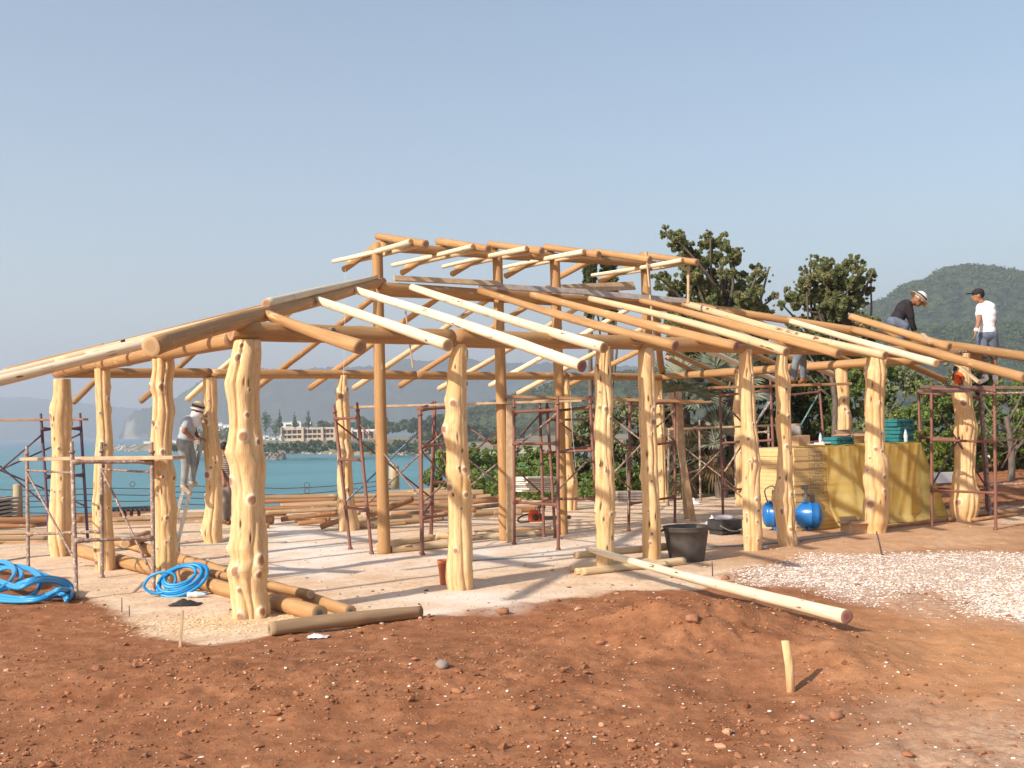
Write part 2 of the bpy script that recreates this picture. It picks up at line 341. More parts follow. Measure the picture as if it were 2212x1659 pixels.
def hill(name,sil,Y,base_y,mat,rough=.04,depth=.5,cliff=None,nx=420,ny=60,seed=0,base=SEA):
    """a ridge: crest heights measured at the distance Y; it stands depth*Y deep, front slope towards the sea"""
    xs_=np.array([s[0] for s in sil],float); ys_=np.array([s[1] for s in sil],float)
    pxs=np.linspace(xs_[0],xs_[-1],nx); crest=np.interp(pxs,xs_,ys_)
    rj=np.random.RandomState(seed); P=np.array([at(a,b,Y) for a,b in zip(pxs,crest)]); JT=rj.uniform(-.4,1,nx)*Y*.0010+.0012*Y*np.array([vnoise(np.array(a*.11),np.array(0.),seed) for a in pxs])
    V=[];C=[]
    for j in range(ny):
        t=j/(ny-1)*2   # 0 foot .. 1 crest .. 2 back
        for i in range(nx):
            x,y,z=P[i]; hgt=z-base
            if t<=1: s=t; k=math.sin(s*math.pi/2)**1.15; yy=y-depth*hgt*4*(1-s)
            else: s=2-t; k=s*s*(3-2*s); yy=y+depth*hgt*5*(1-s)
            n=1+rough*10*(1-abs(k))*k*(vnoise(np.array(x*.004+seed),np.array(yy*.006),seed+5)-.5)*2
            n2=rough*hgt*(vnoise(np.array(x/hgt*3.),np.array(yy/hgt*2.),seed)-.5)*1.2+rough*hgt*.4*(vnoise(np.array(x/hgt*14.),np.array(yy/hgt*8.),seed+2)-.5)
            sc=yy/y if t<=1 else 1
            V.append((x*sc,yy,base-3+(hgt+3)*k*n+n2*min(1,k*3)*(.5 if t<1 else .3)+JT[i]*k**14))
            C.append((cliff(pxs[i],k) if cliff else 0,0,0))
    i=(np.arange(ny-1)[:,None]*nx+np.arange(nx-1)[None,:]).ravel(); FC=np.stack([i,i+1,i+nx+1,i+nx],1)
    o=build(name,np.array(V),FC,mat,col=np.array(C,float)); o['kind']='structure'; return o
MH1=mat_hill('far scrub hill',(.05,.07,.04),(.09,.10,.06),(.40,.34,.27),.004,.74)
MH2=mat_hill('headland hill',(.035,.055,.03),(.08,.095,.05),(.42,.36,.28),.009,.71,1)
MH3=mat_hill('near wooded hill',(.05,.07,.035),(.125,.14,.07),(.30,.25,.17),.03,.72)
hill('hills',[(-900,880),(-500,868),(-200,866),(0,861),(60,860),(130,868),(200,876),(270,884),(330,888),(420,900),(700,905)],5600,951,MH1,.05,.9,seed=2)
def cliff(px,k):
    if px<262: return 0
    w=max(0,1-abs(px-278)/17)
    a=w*(1.2 if k<.75 else .3)+max(0,1-(px-270)/120)*max(0,1-k*5)
    return min(1,max(0,a*1.1+.9*(vnoise(np.array(px*.3),np.array(k*9.),4)-.5)*(1 if a>.15 else 0)))
hill('headland',[(255,948),(262,935),(270,905),(285,893),(310,885),(345,876),(375,866),(400,848),(430,828),(455,812),(490,803),(560,797),(640,800),(740,794),(778,791),(816,796),(840,788),(878,776),(903,778),(941,782),(1006,776),(1041,781),(1100,785),(1165,786),(1300,792),(1500,800),(1700,800)],3300,951,MH2,.06,.35,cliff,seed=7)
hill('wooded_rise',[(880,950),(940,905),(1000,893),(1060,874),(1130,852),(1227,824),(1322,812),(1420,800),(1560,770),(1700,750),(1900,720),(2300,700),(2700,700)],820,1000,MH3,.05,.35,seed=12)
hill('green_hill',[(1500,800),(1700,745),(1800,700),(1854,681),(1889,663),(1925,648),(1946,632),(1975,620),(2024,599),(2053,589),(2092,585),(2141,586),(2212,598),(2330,620),(2500,660),(2900,700)],1250,1000,MH3,.05,.4,seed=22)
# peninsula with the hotel
def mat_scrub():
    return simple('scrub land',(.10,.11,.045),(.30,.23,.15),.05,1,None,.0,lo=.45,hi=.62)
def plate(name,pts,ztop,mat,zb=SEA-2,rim=4):
    """low land with a shelving shore; outline given as pixels of the waterline"""
    P=np.array([zat(a,b,SEA)[:2] for a,b in pts]); c=P.mean(0); V=[];n=len(P)
    for s,z in ((1.0,SEA-1),(.985,SEA+.6),(.96,ztop*.5+SEA*.5),(.90,ztop)):
        for p in P: q=c+(p-c)*s; V.append((q[0],q[1],z))
    V.append((c[0],c[1],ztop)); Fs=[]
    for r in range(3):
        for i in range(n): j=(i+1)%n; Fs.append((r*n+i,r*n+j,(r+1)*n+j,(r+1)*n+i))
    for i in range(n): Fs.append((3*n+i,3*n+(i+1)%n,4*n))
    o=build(name,V,Fs,mat,smooth=False); o['kind']='structure'; return o
MS=mat_scrub()
plate('peninsula',[(260,972.5),(420,976),(620,979),(800,984),(1000,983),(1150,976),(1300,975),(1500,975),(1900,975),(1900,950),(1300,948.5),(700,949.5),(420,953),(300,962)],SEA+4.2,MS)
MR=simple('pale shore rock',(.55,.47,.40),(.30,.26,.22),.6,.95,None,.3)
MBE=simple('beach sand',(.62,.50,.38),(.52,.41,.31),.2,1)
plate('beach',[(930,985),(1000,986.5),(1100,984),(1180,979),(1200,968),(1080,968),(960,972)],SEA+1.4,MBE)
def rocks(name,px0,px1,yf,n,smin,smax,mat,label,h=3,dy=9,seed=1):
    r=np.random.RandomState(seed); mb=MB()
    for k in range(n):
        px=r.uniform(px0,px1); py=yf(px)-r.rand()*dy; p=zat(px,py,SEA); s=r.uniform(smin,smax)
        z=SEA+h*min(1,(yf(px)-py)/dy*1.4)*r.uniform(.3,1)
        V=[]
        for a in range(6):
            th=a*math.pi/3+r.rand()*.5; V.append(p+np.array([math.cos(th)*s*r.uniform(.6,1.2),math.sin(th)*s*r.uniform(.6,1.2),z-p[2]-s*.5]))
        for a in range(4):
            th=a*math.pi/2+r.rand(); V.append(p+np.array([math.cos(th)*s*.5,math.sin(th)*s*.5,z-p[2]+s*r.uniform(.2,.55)]))
        mb.add(V,[(0,1,7,6),(1,2,7),(2,3,8,7),(3,4,8),(4,5,9,8),(5,0,6,9),(6,7,8,9)])
    o=mb.build(name,mat); tag(o,label,'rocks',kind='stuff'); return o
rocks('shore_rocks',235,950,lambda x:975+(x-235)*.0135,900,.9,2.2,MR,'long band of pale boulders along the far shore of the bay',2.6,11)
rocks('shore_rocks',545,612,lambda x:994-(x-545)*.0,110,.8,1.8,simple('dark wet rock',(.30,.25,.2),(.14,.12,.1),1,.9),'small dark rock spit below the boulder shore',3,11,4)
# ------------------------------------------------------------- gnarly posts
def mat_post(name='peeled gnarled trunk',k=1.0):
    m,t,p=nodes(name); p.inputs['Roughness'].default_value=.75; p.inputs['Specular IOR Level'].default_value=.12
    f=noise(t,5,7,.7,stretch=(3.6,3.6,.45)); g=noise(t,22,5,.65,stretch=(3,3,.25)); h=noise(t,1.7,3,.5,stretch=(1,1,.6))
    c=mix(t,ramp(t,f,.35,.62),tuple(q*k for q in (.62,.39,.19)),tuple(q*k for q in (.79,.55,.305))); c=mix(t,ramp(t,g,.50,.68),c,(.54,.33,.155)); dk=noise(t,9,3,.5,stretch=(6,6,.30)); c=mix(t,ramp(t,dk,.69,.72),c,(.36,.20,.09)); c=mix(t,ramp(t,h,.52,.7),c,(.66,.40,.18))
    c=mix(t,attr(t,'Col',1),c,(.76,.63,.46)); c=mix(t,attr(t,'Col',0),c,(.33,.16,.095)); c=mix(t,attr(t,'Col',2),c,(.13,.06,.03))
    t.links.new(c,p.inputs['Base Color']); bump(t,p,g,.5,.012); return m
MP=mat_post()
PAV=thing('timber_pavilion',tuple(LP(0,0,0)),'unfinished pavilion of gnarled peeled tree posts carrying an open hip roof of round logs','timber frame')
def smooth_interp(zs,vals,z):
    zs=np.asarray(zs);vals=np.asarray(vals); o=np.argsort(zs); v=np.interp(z,zs[o],vals[o]); k=np.array([1,2,3,2,1.])/9
    vp=np.pad(v,2,mode='edge'); return np.convolve(vp,k,'valid')
def post(base,prof,ox,oy,sc,knots=(),seed=0,nt=72,nz=170,ground=None,label=None,sx=None,grooves=4,parent=PAV,slits=6,top=None,plain=False,foot=1.0):
    """trunk whose silhouette was measured at several heights; base = its foot (world), lobes and knots modelled round it"""
    r=np.random.RandomState(seed); sx=sc if sx is None else sx; Yb=base[1]
    Z=[];Cx=[];R=[]
    for y,a,b in prof:
        A=at(ox+a*sx,oy+y*sc,Yb); B=at(ox+b*sx,oy+y*sc,Yb); Z.append((A[2]+B[2])/2); Cx.append((A[0]+B[0])/2); R.append((B[0]-A[0])/2)
    Z=np.array(Z); ztop=Z.max() if top is None else top; zb=float(Hs(base[0],base[1]))-.05
    zz=np.linspace(zb,ztop,nz); cx=smooth_interp(Z,Cx,zz); rr=smooth_interp(Z,R,zz)*.985
    rr*=1+ (foot-1)*np.exp(-(zz-zb)/.12)
    cyd=Yb+.03*np.sin(zz*1.7+seed)+.02*np.sin(zz*3.9+2*seed)
    th=np.linspace(0,2*math.pi,nt,endpoint=False); TH,ZZ=np.meshgrid(th,zz)
    f=np.ones_like(TH); crack=np.zeros_like(TH)
    nl=grooves+2
    gt=[-math.pi/2+(-.62+1.24*(i+.5)/grooves)*math.pi*.95+r.uniform(-.2,.2) for i in range(grooves)]+[math.pi*.3+r.rand()*.5,math.pi*.7+r.rand()*.4]
    for q,t0 in enumerate(gt):
        ph,fr=r.rand()*6,r.uniform(1.2,2.6); me=t0+r.uniform(.04,.13)*np.sin(ZZ*fr+ph)+.05*np.sin(ZZ*fr*r.uniform(2,4)+ph*2)+.35*(vnoise(ZZ*1.6+7*q,ZZ*0+seed,seed+q)-.5)
        d=np.angle(np.exp(1j*(TH-me))); dep=(.17+.20*r.rand())*(.62+.38*np.sin(ZZ*r.uniform(.8,1.6)+ph*3)); dep=np.clip(dep,.0,1)
        f-=dep*np.exp(-(np.abs(d)/.145)**1.15); crack=np.maximum(crack,np.clip(dep*3-.5,0,1)*.55*np.exp(-(d/.045)**2))
    for q in range(nl):                                   # rounded lobes between the grooves
        t0=r.rand()*6.28; me=t0+.25*np.sin(ZZ*1.1+q); d=np.angle(np.exp(1j*(TH-me))); f+=.05*np.exp(-(d/.4)**2)*np.sin(ZZ*2+q*2)
    f+=.035*(vnoise(TH*3/2,ZZ*4,seed+3)-.5)*np.cos(TH/2)**0+.03*(vnoise(np.cos(TH)*4+9,ZZ*9+np.sin(TH)*3,seed+5)-.5)
    # keep the measured silhouette
    ext=(np.abs(f*np.cos(TH))).max(1,keepdims=True); f=f/np.clip(ext,.75,1.3)
    RAD=f*rr[:,None]; kn=np.zeros_like(TH); ring=np.zeros_like(TH)
    K=[]
    for kx,ky,kr in knots:
        P=at(ox+kx*sx,oy+ky*sc,Yb); i=int(np.argmin(np.abs(zz-P[2]))); cs=np.clip((P[0]-cx[i])/max(rr[i],.01),-.97,.97)
        K.append((-math.acos(cs),P[2],kr*sc/F*Yb*1.05,.8))
    for _ in range(int(5+len(knots)*.2)): K.append((r.uniform(.2,2.9),r.uniform(zb+.1,ztop-.1),r.uniform(.02,.045),.8))
    for _ in range(4 if len(knots)<9 else 2): K.append((-r.uniform(.25,2.9),r.uniform(zb+.1,ztop-.1),r.uniform(.010,.026),.45))
    for t0,z0,kr,h in K:
        i=np.argmin(np.abs(zz-z0)); rl=rr[i]; dt=np.angle(np.exp(1j*(TH-t0)))*rl; dz=(ZZ-z0)*.86; D=np.hypot(dt,dz); Q=D/kr
        RAD+=h*kr*.42*(1/(1+np.exp((Q-1.3)*6)))+.22*kr*np.exp(-(Q/2.2)**2)-.16*kr*np.exp(-(Q/.55)**4)
        # swelling collar above the knot, running up the stem
        RAD+=.30*kr*np.exp(-(dt/kr/1.1)**2)*np.exp(-((ZZ-z0)/(kr*3.6))**2)
        kn=np.maximum(kn,1/(1+np.exp((Q-.86)*14))*(.95 if kr>.02 else 1)); ring=np.maximum(ring,np.exp(-((Q-1.3)/.34)**2)*.9); crack=np.maximum(crack,.5*np.exp(-((Q-.93)/.08)**2))
    for _ in range(slits):
        t0=-r.uniform(.4,2.75); z0=r.uniform(zb+.2,ztop-.2); ln=r.uniform(.02,.06); wd=r.uniform(.006,.013); i=np.argmin(np.abs(zz-z0)); dt=np.angle(np.exp(1j*(TH-t0)))*rr[i]
        D=(dt/wd)**2+((ZZ-z0)/ln)**2; e=np.exp(-D); RAD-=.012*e; crack=np.maximum(crack,np.clip(e*1.6,0,1))
    tx=min(1,1); X=cx[:,None]+RAD*np.cos(TH); Yv=cyd[:,None]+RAD*np.sin(TH)
    V=np.stack([X.ravel(),Yv.ravel(),ZZ.ravel()],1); C=np.stack([kn.ravel(),ring.ravel(),crack.ravel()],1)
    i=(np.arange(nz-1)[:,None]*nt+np.arange(nt)[None,:]); j=(np.arange(nz-1)[:,None]*nt+(np.arange(nt)[None,:]+1)%nt); FC=np.stack([i.ravel(),j.ravel(),j.ravel()+nt,i.ravel()+nt],1)
    Fs=[tuple(q) for q in FC]+[tuple((nz-1)*nt+k for k in range(nt))]
    o=build('post',V,Fs,MP,parent,col=C); 
    if label: o['label']=label
    return o
def foot_on_u(u,px,py0):      # where a column of pixels crosses the left or right end row
    return None
def rowpt(px,py,v=None,u=None):
    p=isect(px,py,VA,LP(0,v,0)) if v is not None else isect(px,py,UA,LP(u,0,0)); return p
def base_at(px,v=None,u=None):
    a=rowpt(px,1200,v,u); return np.array([a[0],a[1],gz(a[0],a[1])])
S_=.3857
post(base_at(535,v=-BW),[(70,105,255),(150,92,260),(310,57,250),(420,75,250),(560,82,255),(640,70,262),(700,55,268),(760,75,280),(850,90,275),(960,88,270),(1080,85,275),(1180,75,290),(1230,62,288),(1290,80,290),(1350,50,285),(1400,60,270),(1480,72,275),(1560,78,295),(1610,80,298)],466.6,708.5,S_,
  [(145,172,16),(175,605,20),(110,857,20),(217,958,20),(122,1350,22),(150,1460,12),(155,1605,19),(70,1235,14),(250,1375,17),(264,1292,24),(212,350,8),(245,638,14),(165,105,12),(265,1580,18)],1,120,300,grooves=5,label='thickest gnarled corner post with several fluted stems grown together')
post(base_at(990,v=-BW),[(50,135,208),(130,108,210),(200,97,215),(300,92,218),(400,82,218),(480,88,220),(580,70,225),(650,78,228),(700,90,232),(800,92,232),(840,85,240),(880,90,250),(950,98,243),(1060,100,245),(1160,95,248),(1250,100,255),(1350,98,258),(1440,85,258),(1500,80,262),(1560,85,268),(1605,98,262)],933.1,725.8,.3439,
  [(138,425,17),(85,585,18),(118,950,18),(205,838,14),(152,1340,14),(190,1080,9),(215,300,13),(86,400,9),(236,885,13),(232,700,9)],2,96,240,grooves=4)
post(base_at(1305,v=-BW),[(50,150,262),(100,152,265),(200,140,270),(280,138,272),(380,145,285),(480,148,290),(580,142,278),(680,135,278),(780,142,278),(860,138,282),(950,145,290),(1050,142,290),(1180,142,300),(1280,133,290),(1360,135,290),(1430,148,290),(1520,145,290),(1600,150,290),(1680,150,290)],1244.2,734.4,.2865,
  [(178,510,13),(222,522,15),(222,985,12),(160,190,9),(258,1310,12),(145,1300,12),(178,395,10)],3,84,200,slits=12)
post(base_at(1405,v=-BW),[(60,470,585),(120,462,600),(200,465,592),(300,465,600),(450,475,605),(560,473,608),(680,477,612),(800,485,618),(900,490,622),(1000,485,620),(1100,492,628),(1250,495,635),(1400,498,640),(1500,493,645),(1580,500,645),(1660,500,645)],1244.2,734.4,.2865,
  [(578,620,18),(562,1060,10),(535,1282,8),(492,725,9),(572,705,8),(485,525,9)],4,84,200,slits=6)
post(base_at(1622,v=-BW),[(40,150,245),(150,148,250),(230,148,262),(320,148,268),(420,152,272),(500,155,280),(600,163,283),(700,170,300),(760,170,305),(850,172,315),(940,172,328),(1000,172,318),(1100,172,312),(1250,175,312),(1400,173,315),(1480,170,322),(1580,175,310)],1555.2,743,.2812,
  [(208,730,12),(258,900,13),(218,900,8),(275,1275,11),(195,1303,8),(265,1358,8),(243,240,12),(305,740,8)],5,84,200,slits=7)
post(base_at(1697,v=-BW),[(90,430,517),(200,418,522),(260,425,545),(350,428,548),(450,435,545),(560,432,550),(640,425,552),(780,445,555),(880,440,562),(960,438,565),(1040,440,560),(1130,420,572),(1190,400,575),(1250,425,582),(1330,430,582),(1430,440,582),(1500,438,598),(1545,455,600)],1555.2,743,.2812,
  [(503,788,12),(457,1028,11),(535,1150,11),(467,1275,13),(527,1418,14),(443,530,12),(515,560,11),(497,350,12),(555,880,8)],6,84,200,grooves=5,slits=4)
post(base_at(1893,v=-BW),[(90,228,340),(150,215,360),(250,205,372),(350,208,360),(440,200,358),(520,198,360),(600,212,365),(700,212,368),(800,210,370),(900,208,370),(960,200,400),(1020,195,412),(1090,180,400),(1160,185,395),(1220,200,412),(1300,195,412),(1400,198,408),(1480,198,405),(1550,215,385)],1814.4,743,.2604,
  [(335,1100,15),(335,1215,13),(238,1325,26),(270,872,13),(320,745,11),(215,215,10),(308,490,11),(375,230,16),(232,945,10),(215,1045,9)],7,84,200,grooves=4,slits=5)
post(base_at(2085,v=-BW),[(80,960,1080),(200,955,1080),(320,938,1085),(420,915,1085),(520,935,1090),(600,955,1110),(680,948,1130),(760,945,1130),(850,955,1130),(950,955,1130),(1030,955,1125),(1100,935,1130),(1180,930,1140),(1240,930,1180),(1300,918,1175),(1380,920,1165),(1440,935,1145)],1814.4,743,.2604,
  [(985,492,20),(950,1310,20),(990,805,8),(1075,990,7)],8,84,200,grooves=6,slits=5,label='gnarled corner post splitting into several stems at its foot')
post(base_at(355,u=-BU),[(50,855,1010),(120,855,1018),(200,845,1000),(240,840,1000),(320,860,1002),(430,858,1022),(520,858,1008),(620,855,1003),(720,868,1005),(800,872,1018),(880,878,1042),(950,878,1030),(1040,885,1030),(1120,885,1045),(1250,880,1030),(1400,885,1035),(1580,885,1030),(1700,885,1035)],69.1,760.3,.3021,
  [(857,250,16),(950,255,22),(880,500,11),(908,540,14),(965,715,16),(918,1400,9),(990,1180,12),(1030,900,14)],9,90,220,grooves=4)
post(base_at(226,u=-BU),[(120,443,555),(250,450,555),(350,450,552),(450,455,555),(600,455,568),(700,450,575),(850,447,570),(1000,448,575),(1100,440,575),(1250,445,583),(1400,445,592),(1500,455,595),(1560,455,592)],69.1,760.3,.3021,
  [(522,662,14),(500,437,8),(478,1415,13),(482,1500,13),(545,930,10)],10,84,200,grooves=4)
post(base_at(131,u=-BU),[(195,150,270),(300,150,275),(400,130,285),(480,130,280),(550,135,275),(700,140,275),(850,135,272),(1000,135,270),(1200,130,285),(1350,130,285),(1440,140,285)],69.1,760.3,.3021,
  [(148,385,14),(172,520,10),(150,450,12),(250,1050,9),(165,985,9)],11,84,200,grooves=5,slits=8)
post(base_at(460,v=BW),[(185,1228,1322),(300,1220,1325),(380,1225,1325),(450,1195,1318),(550,1220,1330),(650,1225,1340),(780,1232,1365),(860,1240,1350),(950,1240,1355),(1100,1240,1358),(1230,1218,1358),(1300,1212,1362),(1370,1240,1365)],69.1,760.3,.3021,
  [(1258,500,16),(1268,878,19),(1245,1038,12),(1225,1290,12),(1262,460,9),(1325,790,8)],12,84,200,grooves=4)
post(base_at(748,v=BW),[(811,735,751),(843,729,752),(879,726,757),(903,729,758),(938,730,760),(953,726,758),(977,729,764),(998,729,760),(1042,727,762),(1070,729,763),(1087,725,765),(1107,729,770),(1132,729,777),(1150,730,778)],0,0,1,
  [(730,846,4.5),(751,841,4),(740,857,5),(742,975,5.5),(738,998,6),(735,966,5),(752,1058,4)],13,72,180,grooves=5,slits=6)
post(base_at(1230,v=BW),[(140,835,905),(280,840,920),(400,845,935),(460,850,935),(600,845,935),(750,845,930),(900,842,950),(1050,845,985),(1180,845,985),(1300,850,980)],1002.2,777.6,.25,[(930,430,12),(950,1050,14)],14,72,170,grooves=4)
post(base_at(1432,u=BU-.1),[(150,1640,1710),(350,1640,1730),(550,1650,1735),(750,1665,1740),(1000,1680,1750),(1230,1680,1758)],1002.2,777.6,.25,[(1700,650,12),(1690,400,12)],15,60,150)
post(base_at(1600,u=BU-.05),[(80,268,400),(270,268,400),(420,250,390),(600,268,395),(800,272,395),(1100,275,395),(1290,268,400)],1520.6,777.6,.25,[(300,700,12)],16,60,150)
post(base_at(1824,u=BU),[(15,1135,1240),(180,1140,1250),(280,1155,1262),(400,1160,1260),(500,1160,1285),(600,1160,1290),(650,1160,1280),(900,1160,1285),(1300,1165,1280)],1520.6,777.6,.25,[(1195,350,14),(1205,425,12),(1235,460,14)],17,72,170,grooves=3)
# ------------------------------------------------------------- round logs
def log(name,a,b,ra,rb,mat='pale',enda='end',endb='end',parent=None,bend=.0,seed=None,seg=20,n=26,rough=.03,label=None,cat=None,group=None,flat=None):
    r=np.random.RandomState(seed if seed is not None else RS.randint(1e6)); a=np.asarray(a,float);b=np.asarray(b,float)
    t=b-a; Ln=np.linalg.norm(t); t/=Ln; s=np.cross(t,ZHAT); s/=np.linalg.norm(s); q=np.cross(s,t)
    bd=(r.uniform(-1,1),r.uniform(-1,1)); V=[];C=[]
    ph=r.rand(6)*6.28
    knots=[(r.rand()*Ln,r.rand()*6.28,r.uniform(.15,.35)) for _ in range(int(Ln*1.6))]
    for i in range(n):
        k=i/(n-1); R=ra+(rb-ra)*k; c=a+t*Ln*k+(s*bd[0]+q*bd[1])*bend*Ln*math.sin(math.pi*k)+(s*math.sin(k*Ln*1.7+ph[0])+q*math.sin(k*Ln*1.3+ph[1]))*R*rough*2
        for j in range(seg):
            th=2*math.pi*j/seg; rr=R*(1+rough*math.sin(2*th+ph[2]+k*3)+rough*math.sin(3*th+ph[3]-k*4)+rough*.9*math.sin(k*Ln*2.3+ph[4]))
            for kz,kt,kh in knots:
                dz=(k*Ln-kz)/(.9*R+.01); dt=math.atan2(math.sin(th-kt),math.cos(th-kt))/.55
                e=dz*dz+dt*dt
                if e<4: rr+=R*kh*.45*math.exp(-e)
            V.append(c+(s*math.cos(th)+q*math.sin(th))*rr); C.append((k*Ln*.35,.5+.5*math.cos(th)*.6+ (.2 if math.sin(th)>0 else 0)*math.sin(th),0))
    Fs=[];FM=[]
    for i in range(n-1):
        for j in range(seg): j2=(j+1)%seg; Fs.append((i*seg+j,(i+1)*seg+j,(i+1)*seg+j2,i*seg+j2)); FM.append(0)
    for e,(i0,mi) in enumerate(((0,1),(n-1,2))):
        base=len(V); c=sum(V[i0*seg:i0*seg+seg])/seg; sg=-1 if e==0 else 1
        prev=None
        rings=[]
        for fr in (1.,.94,.6,.3):
            ids=[]
            for j in range(seg):
                p=V[i0*seg+j]; V.append(c+(p-c)*(fr if fr<1 else .995)+t*sg*(.0 if fr==1 else .004)); C.append((0,0,fr)); ids.append(len(V)-1)
            rings.append(ids)
        V.append(c+t*sg*.004); C.append((0,0,0)); cc=len(V)-1
        rings=[[i0*seg+j for j in range(seg)]]+rings
        for A,B in zip(rings[:-1],rings[1:]):
            for j in range(seg):
                j2=(j+1)%seg; f=(A[j],A[j2],B[j2],B[j]); Fs.append(f if e==0 else f[::-1]); FM.append(mi)
        for j in range(seg):
            j2=(j+1)%seg; f=(rings[-1][j],rings[-1][j2],cc); Fs.append(f if e==0 else f[::-1]); FM.append(mi)
    o=build(name,V,Fs,[M[mat],M[enda],M[endb]],parent,fm=FM,col=np.array(C))
    if label: o['label']=label
    if cat: o['category']=cat
    if group: o['group']=group
    return o
# wall plates
def beam(us,vs,ue,ve,z,ra,rb,mat='brown',**k): return log('beam',LP(us,vs,z),LP(ue,ve,z),ra,rb,mat,parent=PAV,**k)
zb=ZB+.095
beam(-6.45,-BW,-3.85,-BW,zb,.095,.095,seed=3); beam(-3.84,-BW,-1.0,-BW,zb,.10,.092,seed=4); beam(-.99,-BW,1.9,-BW,zb,.09,.095,seed=5); beam(1.91,-BW,6.75,-BW,zb,.09,.10,seed=6,enda='endp')
beam(-BU,-3.3,-BU,-1.1,zb-.05,.105,.095,seed=7); beam(-BU,-1.12,-BU,1.4,zb-.03,.085,.09,seed=8); beam(-BU,1.35,-BU,3.75,zb-.02,.08,.085,seed=9)
beam(-6.3,BW,-3.95,BW,zb-.03,.075,.08,seed=10); beam(-3.95,BW,-.0,BW,zb-.03,.08,.078,seed=11); beam(.0,BW,3.6,BW,zb-.03,.078,.08,seed=12); beam(3.6,BW,6.5,BW,zb-.03,.08,.078,seed=13)
beam(BU,3.55,BU,.2,zb-.03,.075,.08,seed=14,mat='brown'); beam(BU,.2,BU,-3.4,zb-.03,.08,.09,seed=15)
# roof planes: ridge z 3.95, falling .28
def zf(d): return 3.95-.28*d
def raft(u0,v0,u1,v1,ra,rb,mat,dz=0,**k):
    def zz(u,v): return 3.95-.28*max(abs(v),abs(u)-2.7)
    return log('rafter',LP(u0,v0,zz(u0,v0)+dz),LP(u1,v1,zz(u1,v1)+dz),ra,rb,mat,parent=PAV,**k)
FR=[(-5.95,-3.35,-5.77,-5.0,.058,.066,'brown','end'),(-4.82,-2.23,-4.63,-4.73,.048,.062,'cream','endp'),(-3.71,-1.05,-3.63,-5.62,.047,.063,'cream','endm'),(-2.46,-.45,-2.46,-4.62,.05,.062,'cream','end'),(-1.25,-.4,-1.17,-4.43,.05,.062,'brown','endm'),(-.34,-.5,.05,-4.3,.05,.068,'brown','endm'),(.83,-.5,.68,-4.58,.045,.062,'pale','end'),(2.04,-.4,1.67,-4.63,.05,.065,'brown','end'),(3.06,-.42,2.7,-4.64,.052,.062,'pale','end'),(4.35,-1.55,3.2,-5.11,.045,.06,'cream','endp')]
for i,(a,b,c,d,ra,rb,mt,en) in enumerate(FR): raft(a,b,c,d,ra,rb,mt,endb=en,seed=100+i,bend=.009,rough=.055 if mt=='brown' else .035)
raft(5.0,-2.4,3.98,-5.95,.06,.075,'brown',seed=121,bend=.004)
log('rafter',LP(5.1,-2.3,3.51),LP(5.05,-4.15,2.86),.058,.062,'brown',parent=PAV,seed=122)
# hips
def hipp(sx,sy,t,dz=-.02): return LP(sx*(2.7+t),sy*t,3.95-.28*t+dz)
log('hip_rafter',hipp(-1,-1,0),hipp(-1,-1,5.0),.066,.080,'brown','end','endp',parent=PAV,seed=130,rough=.05,n=34)
log('hip_rafter',hipp(-1,-1,.2)+np.array([0,0,.10]),hipp(-1,-1,3.2)+np.array([0,0,.11]),.03,.05,'cream',parent=PAV,seed=131)
log('hip_rafter',hipp(1,-1,-.2),hipp(1,-1,5.3),.06,.085,'brown',parent=PAV,seed=132,n=34)
log('hip_rafter',hipp(-1,1,0),hipp(-1,1,4.7),.06,.075,'brown',parent=PAV,seed=133); log('hip_rafter',hipp(1,1,0),hipp(1,1,4.7),.06,.075,'brown',parent=PAV,seed=134)
# left end slope
for i,(v,ue,mt,r1) in enumerate([(-2.9,-9.3,'cream',.052),(-2.15,-7.45,'cream',.052),(-1.05,-7.5,'pale',.055),(-.05,-8.7,'cream',.055),(1.05,-7.3,'brown',.05),(2.1,-7.3,'brown',.05),(3.0,-7.2,'brown',.05)]):
    raft(-2.8-abs(v),v,ue,v,.05,r1,mt,seed=140+i,enda='endp',endb='endp',bend=.003,dz=.01*i)
# back slope
for i,(u,ve,mt) in enumerate([(-5.59,5.55,'grey'),(-4.46,5.52,'grey'),(-3.65,5.46,'pale'),(-2.6,5.0,'brown'),(-1.54,4.84,'brown'),(-.62,4.84,'pale'),(.32,4.7,'brown'),(1.35,4.9,'pale'),(2.47,4.69,'cream'),(3.55,5.2,'pale'),(4.5,4.9,'brown')]):  # leftmost pair darker: their shade is put into the grey log colour
    raft(u+.1,max(.3,abs(u)-2.7),u,ve,.045,.055,mt,seed=160+i,bend=.004)
# right end slope
for i,(v,ue,mt) in enumerate([(3.0,7.6,'brown'),(2.45,7.69,'brown'),(1.4,7.76,'cream'),(.6,7.5,'brown'),(-.15,7.45,'pale'),(-1.1,7.6,'brown'),(-2.13,8.06,'brown')]):
    raft(2.9+abs(v)*.9,v*.9,ue,v,.05,.058,mt,seed=180+i,bend=.004)
# ridge posts
for i,(u,px) in enumerate([(-2.75,0),(-.6,0),(.55,0),(2.55,0)]):
    p=LP(u,0,0); p[2]=float(Hs(p[0],p[1]))-.05; q=LP(u-.02,0,4.5); log('ridge_post',p,q,.092 if i<2 else .085,.08,'brown',parent=PAV,seed=200+i,rough=.02,n=40)
